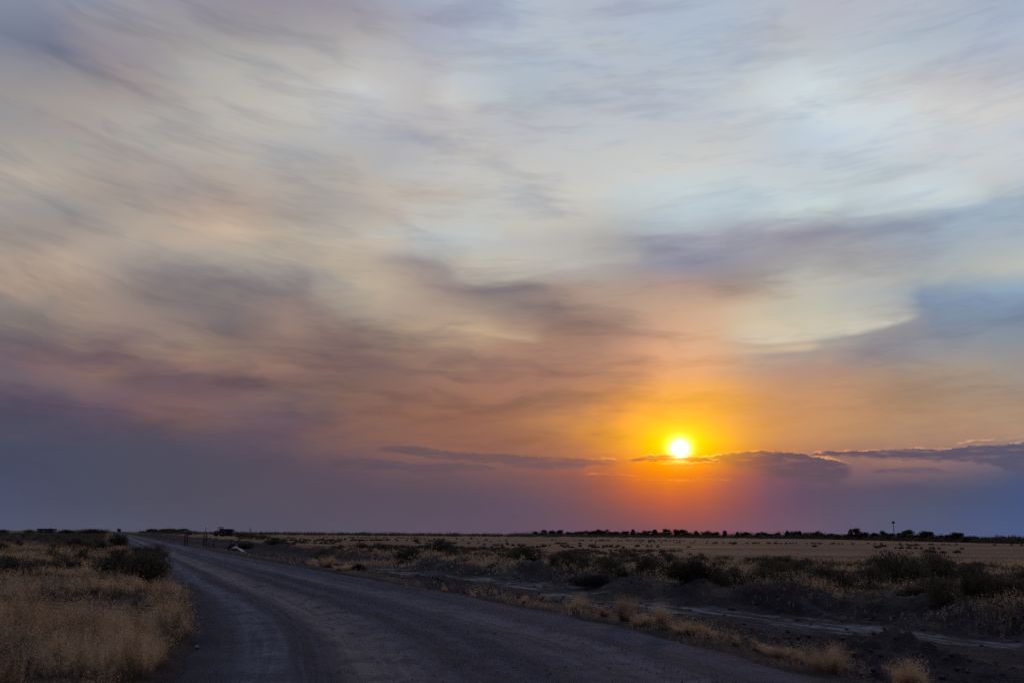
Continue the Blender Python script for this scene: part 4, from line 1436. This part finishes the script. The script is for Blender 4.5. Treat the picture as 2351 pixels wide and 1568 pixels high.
# ------------------------------------------------------------------ trees along the horizon
def tree_meshes(seed, shape):
    """unit tree, one metre tall: a tapered trunk with limbs, a crown of many small leaf clumps"""
    rg = np.random.default_rng(seed)
    W = {'round': 0.50, 'broad': 0.72, 'pointed': 0.36, 'tall': 0.42, 'low': 1.0}[shape]
    blobs = []
    nb = {'round': 9, 'broad': 12, 'pointed': 8, 'tall': 9, 'low': 14}[shape]
    for i in range(nb):
        t = (i + 0.5) / nb
        if shape == 'pointed':
            z, r, q = 0.20 + 0.68 * t, 0.26 * (1 - t) + 0.09, (1 - t) * 0.35
        elif shape == 'tall':
            z, r, q = 0.24 + 0.60 * t, 0.20 + 0.06 * rg.random(), 0.35
        elif shape == 'low':
            z, r, q = 0.30 + 0.35 * rg.random(), 0.24 + 0.10 * rg.random(), 1.0
        else:
            z, r, q = 0.30 + 0.46 * rg.random(), 0.19 + 0.09 * rg.random(), 0.9
        a = rg.random() * 6.283
        d = q * W * 0.75 * rg.random() ** 0.5
        blobs.append((math.cos(a) * d, math.sin(a) * d, z, r))
    # skirts of foliage down to the ground
    for i in range(5):
        a = rg.random() * 6.283
        d = W * (0.15 + 0.4 * rg.random()) * (0.6 if shape in ('pointed', 'tall') else 1.0)
        blobs.append((math.cos(a) * d, math.sin(a) * d, 0.14 + 0.10 * rg.random(), 0.17 + 0.06 * rg.random()))
    n = 120
    V = []
    for bx, by, bz, br in blobs:
        u = rg.normal(0, 1, (n, 3))
        u /= np.linalg.norm(u, axis=1, keepdims=True)
        c = np.array([bx, by, bz]) + u * (br * rg.random((n, 1)) ** 0.45) * np.array([1, 1, 0.85])
        d = rg.normal(0, 1, (n, 3))
        d /= np.linalg.norm(d, axis=1, keepdims=True)
        w = np.cross(d, rg.normal(0, 1, (n, 3)))
        w /= np.linalg.norm(w, axis=1, keepdims=True) + 1e-6
        ll = 0.085 * (0.6 + 0.8 * rg.random((n, 1)))
        V.append(np.stack([c - d * ll * .5, c + w * ll * .4, c + d * ll * .5, c - w * ll * .4], 1).reshape(-1, 3))
    V = np.concatenate(V)
    V[:, 2] = np.maximum(V[:, 2], 0.06)
    F = np.arange(len(V)).reshape(-1, 4)
    crown = [np_mesh('crown', V, [F], MAT[k]) for k in ('tree', 'paletree')]
    b = MB()
    b.tube((0, 0, -0.03), (0.01, 0, 0.34), 0.032, 0.022, 8)
    for bx, by, bz, br in blobs[::2]:
        b.tube((0.01, 0, 0.25 + 0.1 * rg.random()), (bx, by, bz), 0.015, 0.005, 6)
    o = b.build('trunk', MAT['bark'])
    tr = o.data
    bpy.data.objects.remove(o)
    return crown, tr


TREE = {k: [tree_meshes(600 + i * 10 + j, k) for j in range(2)] for i, k in enumerate(('round', 'broad', 'pointed', 'tall', 'low'))}
def put_tree(px, top, wide, shape, label, group, pale=False, dist=None):
    """px, top, wide in the survey frame; the foot stands on the field at the tree line's distance"""
    dist = dist or float(np.interp(px, _tx, _td))
    x, y = at_dist(px, dist)
    z = gz(x, y)
    fy = horizon_y(px)
    h = (fy - top) / FPX * dist * 1.0 + (EYE - z)
    h = max(h, 1.5) * random.uniform(0.95, 1.2)
    wd = wide / FPX * dist
    r = empty('tree', (x, y, z), random.random() * 6.28)
    tag(r, label, 'tree', group)
    crown, tr = TREE[shape][random.randrange(2)]
    W = {'round': 1.05, 'broad': 1.40, 'pointed': 0.72, 'tall': 0.80, 'low': 1.95}[shape]
    r.scale = (wd / W * 1.7, wd / W * 1.7, h / 0.97)
    link('crown', crown[1 if pale else 0], r)
    link('trunk', tr, r)
    return r


GRP = 'trees along the horizon right of the road'
# region rows are converted: column = (1920 or 2880 + x/2.446)/1.6333, row = (1920 + y/2.446)/1.6333
A3 = lambda x: (1920 + x / 2.446) / 1.6333
A4 = lambda x: (2880 + x / 2.446) / 1.6333
R = lambda y: (1920 + y / 2.446) / 1.6333
T3 = [
 (215, 178, 50, 'round', 'small rounded tree at the left end of the tree line'),
 (295, 160, 52, 'round', 'round headed tree standing up near the left end of the tree line'),
 (360, 165, 62, 'broad', 'broad domed tree next to the round headed one at the left end'),
 (437, 162, 60, 'tall', 'upright tree with a thin spike top, left of the big long clump'),
 (530, 170, 58, 'low', 'low flat tree just left of the big long clump'),
 (625, 174, 90, 'low', 'long low tree joining the left flank of the big clump'),
 (735, 156, 95, 'broad', 'left half of the big long clump in the tree line'),
 (815, 158, 95, 'broad', 'right half of the big long clump in the tree line'),
 (905, 170, 70, 'low', 'low rounded tree on the right shoulder of the big clump'),
 (965, 173, 60, 'low', 'low tree filling the dip right of the big clump'),
 (1045, 172, 55, 'round', 'small tree left of a narrow pointed one, before the sun'),
 (1110, 163, 42, 'pointed', 'narrow pointed tree midway between the big clump and the sun'),
 (1180, 175, 60, 'low', 'low tree right of the narrow pointed one'),
 (1238, 168, 60, 'round', 'rounded tree left of the tallest peak under the sun'),
 (1310, 156, 62, 'pointed', 'peaked tree, tallest left of the sun glow'),
 (1362, 180, 50, 'low', 'low tree in the notch right of the tallest peak'),
 (1420, 162, 66, 'round', 'domed tree directly left under the setting sun'),
 (1510, 170, 60, 'tall', 'upright tree between the two domes under the sun'),
 (1572, 159, 72, 'round', 'large domed tree directly under the setting sun'),
 (1630, 186, 50, 'low', 'low tree trailing off the large dome under the sun'),
 (1690, 173, 52, 'pointed', 'peaked tree right of the low gap under the sun'),
 (1780, 178, 66, 'broad', 'square shouldered tree before the gap right of the sun'),
 (1862, 175, 82, 'broad', 'broad tree standing alone between two gaps right of the sun'),
 (1955, 173, 42, 'tall', 'slim egg shaped tree standing alone right of the broad one'),
 (2068, 174, 36, 'pointed', 'slim peaked tree right of the lone egg shaped one'),
 (2145, 183, 80, 'low', 'long low tree right of the slim peaked one'),
 (2260, 181, 60, 'round', 'small rounded tree midway between sun and mast'),
 (2325, 179, 62, 'broad', 'small broad tree leading the run toward the mast'),
]
T4 = [
 (20, 190, 60, 'low', 'low tree beginning the right hand run of the tree line'),
 (88, 183, 44, 'round', 'small round tree left of the twin peaks'),
 (178, 168, 48, 'pointed', 'left peak of the twin peaked trees'),
 (235, 173, 60, 'round', 'rounded tree between the twin peaks'),
 (292, 171, 46, 'pointed', 'right peak of the twin peaked trees'),
 (338, 184, 50, 'low', 'low tree right of the twin peaks'),
 (448, 181, 100, 'broad', 'wide domed tree halfway from the twin peaks to the crown before the mast'),
 (560, 183, 105, 'broad', 'long flat topped tree right of the wide dome'),
 (645, 191, 70, 'low', 'low tree trailing off the long flat topped one'),
 (725, 202, 60, 'low', 'lowest tree in the dip left of the tall crown before the mast'),
 (795, 158, 82, 'round', 'tall full crowned tree, highest left of the mast'),
 (885, 178, 92, 'broad', 'broad tree right of the tall full crowned one'),
 (990, 180, 74, 'round', 'rounded tree second to the left of the mast'),
 (1058, 186, 50, 'tall', 'slim tree close to the left of the mast'),
 (1130, 184, 80, 'broad', 'broad tree at the foot of the mast'),
 (1212, 190, 60, 'round', 'small tree immediately right of the mast'),
 (1280, 170, 100, 'round', 'pale green tree right of the mast'),
 (1362, 200, 66, 'low', 'low tree between the pale green tree and the big dark crown'),
 (1470, 167, 118, 'round', 'big dark crown, largest tree right of the mast'),
 (1568, 196, 84, 'broad', 'broad tree on the right flank of the big dark crown'),
 (1662, 210, 64, 'round', 'small rounded tree before the globe shaped one'),
 (1748, 191, 110, 'round', 'globe shaped tree, last large crown toward the right'),
 (1870, 218, 128, 'broad', 'wide low tree right of the globe shaped one'),
 (1985, 241, 62, 'round', 'small round tree on the slope past the wide low one'),
 (2082, 262, 70, 'low', 'tiny low tree near the right end of the tree line'),
 (2190, 251, 62, 'round', 'small tree second from the right edge of the picture'),
 (2320, 249, 66, 'round', 'small tree at the right edge of the picture'),
]
for x, t, w, sh, lab in T3:
    put_tree(A3(x), R(t), w / 4.0, sh, lab, GRP)
for x, t, w, sh, lab in T4:
    put_tree(A4(x), R(t), w / 4.0, sh, lab, GRP, 'pale' in lab)
B1 = lambda x: (x / 2.446) / 1.6333
for x, t, w, lab in ((1410, 153, 95, 'first of the low grey tree domes on the horizon beyond the road'),
                     (1535, 150, 130, 'widest of the low grey tree domes on the horizon beyond the road'),
                     (1650, 155, 130, 'last low grey tree dome on the horizon, next to the small shed'),
                     (1090, 155, 30, 'tiny lone tree on the horizon at the left end of the far road')):
    put_tree(B1(x), R(t) - 1, w / 4.0, 'low', lab, 'trees on the horizon beyond the road', 'grey' in lab, 1400.0)
for i, (x, t, w, lab) in enumerate(((845, 152, 300, 'reddish brown scrub mound on the horizon left of the road'),
                                    (610, 157, 150, 'small brown scrub mound on the horizon right of the long low building'),
                                    (270, 157, 110, 'flat scrub mound on the horizon left of the long low building'),
                                    (30, 156, 100, 'scrub mound on the horizon at the left edge of the picture'))):
    dist = 520.0
    x0, y0 = at_dist(B1(x), dist)
    h = (horizon_y(B1(x)) - R(t)) / FPX * dist + EYE
    o = small_sage(x0, y0, 1, 2, 2, lab, None, RUST if i < 2 else MOUND)
    o.rotation_euler.z = 0
    o.scale = (w / 4.0 / FPX * dist / 1.15, 4.0, (h - 0.25) / 0.85)
    o.name = 'scrub_mound'
    o['category'] = 'scrub mound'
    o.pop('group', None)


# ------------------------------------------------------------------ mast, posts, fence
def mast():
    dist = 640.0
    x, y = at_dist(3353 / 1.6333, dist)
    z = gz(x, y)
    h = (horizon_y(2053) - 1957 / 1.6333) / FPX * dist + EYE - z
    r = tag(empty('light_mast', (x, y, z)), 'tall thin mast with a boxy head rising above the right tree line', 'mast')
    MB().tube((0, 0, -0.3), (0, 0, h - 0.9), 0.26, 0.17, 10).build('pole', MAT['steel'], r)
    hd = MB()
    hd.box((0, 0, h - 0.55), (1.7, 1.2, 0.95), bev=0.12)
    hd.box((0, 0, h - 0.02), (1.9, 1.3, 0.12))
    hd.box((0, 0, h - 1.12), (1.2, 0.9, 0.18))
    hd.build('lamp_head', MAT['steel'], r)


def post(px, foot, top, label, rr=0.06):
    x, y = on_plane(px, foot, -0.85)
    z = gz(x, y)
    h = (foot - top) / FPX * math.hypot(x, y)
    b = MB().tube((0, 0, -0.3), (0.02, 0, h), rr, rr * 0.85, 8)
    b.tube((0.02, 0, h - 0.14), (0.02, 0, h - 0.06), rr * 1.25, rr * 1.25, 8)
    b.tube((0.02, 0, h * 0.55), (0.02, 0, h * 0.55 + 0.05), rr * 1.2, rr * 1.2, 8)
    tag(b.build('fence_post', MAT['wood'], None, (x, y, z)), label, 'post')


mast()
post(1367, 1270, 1239.5, 'lone wooden post standing at the near edge of the stubble field')
x_, y_ = on_plane(A3(995), R(365), -0.8)
post(A3(1000), R(372), R(352), 'short stake at the edge of the stubble field right of the lone post', 0.05)


def wire_fence():
    dist = 128.0
    xs = [at_dist(p / 1.6333, dist) for p in (695, 705, 766, 776)]
    x0, y0 = xs[0]
    z0 = min(gz(*p) for p in xs)
    r = tag(empty('wire_fence', (x0, y0, z0)), 'old wire fence with two braced wooden corner frames right of the far road', 'fence')
    P = [Vector((p[0] - x0, p[1] - y0, 0)) for p in xs]
    for p in P:
        MB().tube(p + Vector((0, 0, -0.3)), p + Vector((0, 0, 1.62)), 0.075, 0.065, 8).build('post', MAT['wood'], r)
    for a, b in ((P[0], P[1]), (P[2], P[3])):
        MB().tube(a + Vector((0, 0, 1.30)), b + Vector((0, 0, 1.30)), 0.05, 0.05, 8).build('rail', MAT['wood'], r)
        MB().tube(a + Vector((0, 0, 0.25)), b + Vector((0, 0, 1.25)), 0.035, 0.035, 6).build('brace', MAT['wood'], r)
    for zz in (1.55, 1.0, 0.5):
        pts = [P[1].lerp(P[2], t) + Vector((0, 0, zz - 0.05 * math.sin(math.pi * t))) for t in np.linspace(0, 1, 7)]
        MB().path(pts, 0.012, 5).build('wire', MAT['steel'], r)
    base = MB()
    return r


def pipe_hoop():
    x, y = at_dist(796 / 1.6333, 116.0)
    b = MB()
    b.path([(-0.34, 0, -0.2), (-0.34, 0, 0.62), (-0.28, 0, 0.68), (0.28, 0, 0.68), (0.34, 0, 0.62), (0.34, 0, -0.2)], 0.045, 8)
    b.path([(-0.16, 0.25, -0.2), (-0.16, 0.25, 0.40), (0.16, 0.25, 0.40), (0.16, 0.25, -0.2)], 0.03, 8)
    b.path([(0.28, 0, 0.68), (0.38, 0, 1.05), (0.52, 0, 1.10), (0.60, 0, 0.8)], 0.03, 8)
    tag(b.build('pipe_hoop', MAT['steel'], None, (x, y, gz(x, y))), 'bent steel pipe hoop between the braced fence and the pump', 'pipe hoop')


def pump():
    x, y = at_dist(882 / 1.6333, 112.0)
    r = tag(empty('water_pump', (x, y, gz(x, y))), 'small dark pump with an arm slanting up to the right', 'pump')
    b = MB()
    b.box((0, 0, 0.10), (1.5, 0.6, 0.2), bev=0.03)
    b.box((-0.15, 0, 0.50), (0.75, 0.5, 0.62), bev=0.08)
    b.tube((-0.7, 0, 0.42), (-0.5, 0, 0.42), 0.24, 0.24, 14)
    b.build('pump_body', MAT['steel'], r)
    a = MB()
    a.tube((0.0, 0, 0.62), (0.72, 0, 1.42), 0.075, 0.055, 8)
    a.tube((0.60, 0, 1.28), (0.80, 0, 1.50), 0.11, 0.11, 8)
    a.build('arm', MAT['steel'], r)
    c = MB()
    c.tube((-0.42, 0, 0.75), (-0.42, 0, 1.12), 0.05, 0.05, 8)
    c.box((-0.36, 0, 1.14), (0.42, 0.12, 0.10), bev=0.02)
    c.build('lever', MAT['steel'], r)
    # delivery pipe lying toward the fence
    p = MB().path([(-0.7, 0, 0.22), (-1.6, 0.1, 0.16), (-3.2, 0.3, 0.14), (-4.6, 0.2, 0.12)], 0.09, 10)
    for xx in (-1.6, -3.2):
        p.tube((xx - 0.06, 0.2, 0.15), (xx + 0.06, 0.2, 0.15), 0.12, 0.12, 10)
    p.build('delivery_pipe', MAT['steel'], r)


def sheet():
    x, y = at_dist(893 / 1.6333, 104.0)
    z = gz(x, y)
    r = tag(empty('plastic_sheet', (x, y, z)), 'pale blue plastic sheet trailing from a pinkish bundle beside the pump', 'plastic sheet')

    def cloth(name, cx, cz, lx, lz, slope, mat, seed):
        n = 22
        u = np.linspace(-1, 1, n)
        U, W = np.meshgrid(u, u, indexing='ij')
        rr = np.sqrt(U * U + W * W)
        Z = cz + lz * np.cos(np.clip(rr, 0, 1) * 1.5) + slope * U + 0.05 * fbm(U * 2.5, W * 2.5, 3, seed)
        X = cx + U * lx
        Y = W * 0.42
        V = np.stack([X, Y, Z], -1).reshape(-1, 3)
        idx = np.arange(n * n).reshape(n, n)
        F = np.stack([idx[:-1, :-1], idx[1:, :-1], idx[1:, 1:], idx[:-1, 1:]], -1).reshape(-1, 4)
        me = np_mesh(name, V, [F], mat, True)
        o = link(name, me, r)
        so = o.modifiers.new('thickness', 'SOLIDIFY')
        so.thickness = 0.02
    cloth('bundle', -0.18, 0.34, 0.34, 0.24, 0.0, MAT['pinksheet'], 3)
    cloth('trailing_edge', 0.34, 0.22, 0.40, 0.04, -0.20, MAT['sheet'], 4)


def utility_pole(px, top, dist, label):
    x, y = at_dist(px / 1.6333, dist)
    z = gz(x, y)
    h = (horizon_y(px / 1.6333) - top / 1.6333) / FPX * dist + EYE - z
    r = tag(empty('utility_pole', (x, y, z)), label, 'utility pole', 'thin poles on the horizon near the tractor')
    MB().tube((0, 0, -0.4), (0, 0, h * 0.82), 0.30, 0.24, 8).build('pole', MAT['wood'], r)
    c = MB()
    c.tube((0, 0, h * 0.60), (-1.5, 0, h), 0.20, 0.15, 6)
    c.tube((0, 0, h * 0.60), (1.5, 0, h), 0.20, 0.15, 6)
    c.tube((-1.1, 0, h * 0.82), (1.1, 0, h * 0.82), 0.16, 0.16, 6)
    c.build('crossarm', MAT['wood'], r)


wire_fence()
pipe_hoop()
pump()
sheet()
utility_pole(771, 1977, 1500.0, 'thin forked utility pole on the horizon left of the tractor')
utility_pole(937, 1979, 1700.0, 'thin forked utility pole on the horizon right of the container')


# ------------------------------------------------------------------ tractor, container, buildings on the horizon
def tractor():
    dist = 430.0
    x, y = at_dist(824 / 1.6333, dist)
    z = gz(x, y)
    r = tag(empty('tractor', (x, y, z - 0.02), rad(2)), 'dark tractor with a tall glazed cab parked beside the container on the horizon', 'tractor')
    r.scale = (1.15, 1.15, 1.2)
    # faces left along -x; metres
    c = MB()
    c.box((0.2, 0, 0.95), (3.4, 0.9, 0.5), bev=0.06)
    c.box((1.55, 0, 1.0), (0.9, 1.3, 0.55), bev=0.06)
    c.build('chassis', MAT['steel'], r)
    h = MB()
    h.prism([(-0.45, 1.15), (0.45, 1.15), (0.42, 1.75), (0.30, 1.88), (-0.30, 1.88), (-0.42, 1.75)], -1.75, -0.35)
    h.box((-1.78, 0, 1.48), (0.06, 0.78, 0.56), bev=0.02)
    h.build('hood', MAT['tractor'], r)
    cab = MB()
    for sx in (-0.32, 1.18):
        for sy in (-0.72, 0.72):
            cab.tube((sx, sy, 1.2), (sx * 0.92 + 0.04, sy * 0.94, 3.05), 0.07, 0.06, 8)
    cab.box((0.42, 0, 1.35), (1.62, 1.50, 0.42), bev=0.05)
    cab.box((0.43, -0.70, 2.25), (0.08, 0.07, 1.5))
    cab.box((0.43, 0.70, 2.25), (0.08, 0.07, 1.5))
    cf = cab.build('cab', MAT['tractor'], r)
    MB().box((0.42, 0, 3.12), (1.95, 1.72, 0.20), bev=0.07).build('roof', MAT['tractor'], cf)
    for sy in (-0.69, 0.69):
        MB().box((0.43, sy, 2.28), (1.40, 0.015, 1.40)).build('window', MAT['glass'], cf)
    MB().box((0.45, 0.0, 1.85), (0.5, 0.5, 0.62), bev=0.1).build('seat', MAT['rubber'], cf)
    MB().tube((-1.0, 0.28, 1.85), (-1.0, 0.28, 2.85), 0.06, 0.06, 8).build('exhaust_pipe', MAT['steel'], r)

    def wheel(cx, cy, R_, w):
        o = empty('wheel', (cx, cy, R_))
        o.parent = r
        t = MB().tube((0, -w / 2, 0), (0, w / 2, 0), R_, R_, 28)
        for k in range(20):
            a = k / 20 * 6.283
            t.box((math.cos(a) * R_, 0, math.sin(a) * R_), (0.09, w * 0.92, 0.10), Matrix.Rotation(-a, 3, 'Y'))
        t.build('tyre', MAT['rubber'], o)
        m_ = MB().tube((0, -w / 2 - 0.02, 0), (0, w / 2 + 0.02, 0), R_ * 0.55, R_ * 0.55, 20)
        m_.tube((0, -w / 2 - 0.06, 0), (0, w / 2 + 0.06, 0), R_ * 0.2, R_ * 0.2, 12)
        m_.build('rim', MAT['tractor'], o)
    for sy in (-0.95, 0.95):
        wheel(1.15, sy, 0.85, 0.5)
        wheel(-1.35, sy * 0.92, 0.55, 0.38)
    for sy in (-0.95, 0.95):
        f = MB()
        for k in range(7):
            a0, a1 = 0.3 + k * 0.35, 0.3 + (k + 1) * 0.35
            f.tube((1.15 + math.cos(a0) * 0.98, sy, 0.85 + math.sin(a0) * 0.98), (1.15 + math.cos(a1) * 0.98, sy, 0.85 + math.sin(a1) * 0.98), 0.12, 0.12, 6)
        f.build('fender', MAT['tractor'], r)


def container():
    dist = 436.0
    x, y = at_dist(850 / 1.6333, dist)
    z = gz(x, y)
    r = tag(empty('shipping_container', (x, y, z + 0.22), rad(-3)), 'dark blue shipping container standing behind the tractor on the horizon', 'container')
    r.scale = (1.1, 1.0, 1.15)
    L, Wd, H = 4.9, 2.4, 2.55
    b = MB().box((0, 0, H / 2), (L - 0.1, Wd - 0.1, H - 0.1))
    n = 22
    for k in range(n):
        xx = -L / 2 + 0.25 + k * (L - 0.5) / (n - 1)
        for sy in (-1, 1):
            b.box((xx, sy * (Wd / 2 - 0.03), H / 2), (0.11, 0.06, H - 0.35))
    b.build('body', MAT['navy'], r)
    f = MB()
    for sx in (-1, 1):
        for sy in (-1, 1):
            f.box((sx * (L / 2 - 0.02), sy * (Wd / 2 - 0.01), H / 2), (0.16, 0.16, H + 0.02))
    for zz in (0.06, H - 0.04):
        for sy in (-1, 1):
            f.box((0, sy * (Wd / 2), zz), (L - 0.2, 0.10, 0.14))
    f.build('frame', MAT['navy'], r)
    d = MB().box((L / 2 + 0.03, -0.58, H / 2), (0.05, 1.06, H - 0.3)).box((L / 2 + 0.03, 0.58, H / 2), (0.05, 1.06, H - 0.3))
    dd = d.build('door', MAT['navy'], r)
    lb = MB()
    for yy in (-0.8, -0.35, 0.35, 0.8):
        lb.tube((L / 2 + 0.09, yy, 0.2), (L / 2 + 0.09, yy, H - 0.2), 0.025, 0.025, 6)
    lb.build('locking_bar', MAT['steel'], dd)
    # skids it stands on
    MB().box((-1.6, 0, -0.1), (0.3, 2.2, 0.22)).box((1.6, 0, -0.1), (0.3, 2.2, 0.22)).build('skid', MAT['wood'], r)


def building(px, dist, L, W, H, label, name, windows, gable=True, lit=None):
    x, y = at_dist(px / 1.6333, dist)
    z = gz(x, y)
    r = tag(empty(name, (x, y, z), rad(4)), label, 'building')
    w = MB().box((0, 0, H / 2), (L, W, H)).build('wall', MAT['siding'], r)
    rf = MB()
    if gable:
        rf.prism([(-W / 2 - 0.3, H), (W / 2 + 0.3, H), (0, H + 0.8)], -L / 2 - 0.3, L / 2 + 0.3)
    else:
        rf.box((0, 0, H + 0.10), (L + 0.5, W + 0.5, 0.2))
        rf.box((L * 0.2, 0, H + 0.3), (0.8, 0.8, 0.3))
    rf.build('roof', MAT['roof'], r)
    for xx, ww, hh, pane in windows:
        f = MB().box((xx, -W / 2 - 0.02, H * 0.55), (ww + 0.2, 0.10, hh + 0.2)).build('window', MAT['roof'], r)
        MB().box((xx, -W / 2 - 0.085, H * 0.55), (ww, 0.03, hh)).build('pane', pane, f)
    d = MB().box((L * 0.34, -W / 2 - 0.03, 1.0), (0.95, 0.08, 2.0)).build('door', MAT['roof'], r)
    MB().tube((L * 0.34 - 0.35, -W / 2 - 0.11, 1.0), (L * 0.34 - 0.35, -W / 2 - 0.06, 1.0), 0.05, 0.05, 8).build('handle', MAT['steel'], d)


PANE = mat_plain('pale_pane', (0.55, 0.57, 0.62), 0.2, 0.6, var=0.05)
tractor()
container()
building(176, 560.0, 8.9, 4.5, 2.5, 'long low flat roofed building with a small pale window on the left horizon', 'long_building',
         [(-0.9, 0.7, 0.55, PANE), (1.0, 0.8, 0.55, MAT['window']), (-3.0, 0.8, 0.55, MAT['window'])], False)
building(711, 820.0, 5.0, 4.0, 2.3, 'small dark shed on the horizon between the grey trees and the tractor', 'shed', [(-1.2, 0.8, 0.7, MAT['window'])], True)
for i, px in enumerate((905, 945, 985)):
    x, y = at_dist(px / 1.6333, 430.0)
    o = small_sage(x, y, [0, 1, 3][i], 6.2, 1.9, ['dark low bush immediately right of the container on the horizon', 'dark low bush in the middle of the row right of the container',
                                       'dark low bush ending the row right of the container'][i], 'low bushes right of the container on the horizon', MOUND)
    o.scale = (6.4, 3.0, 2.0 - 0.2 * i)
    o.name = 'low_bush'
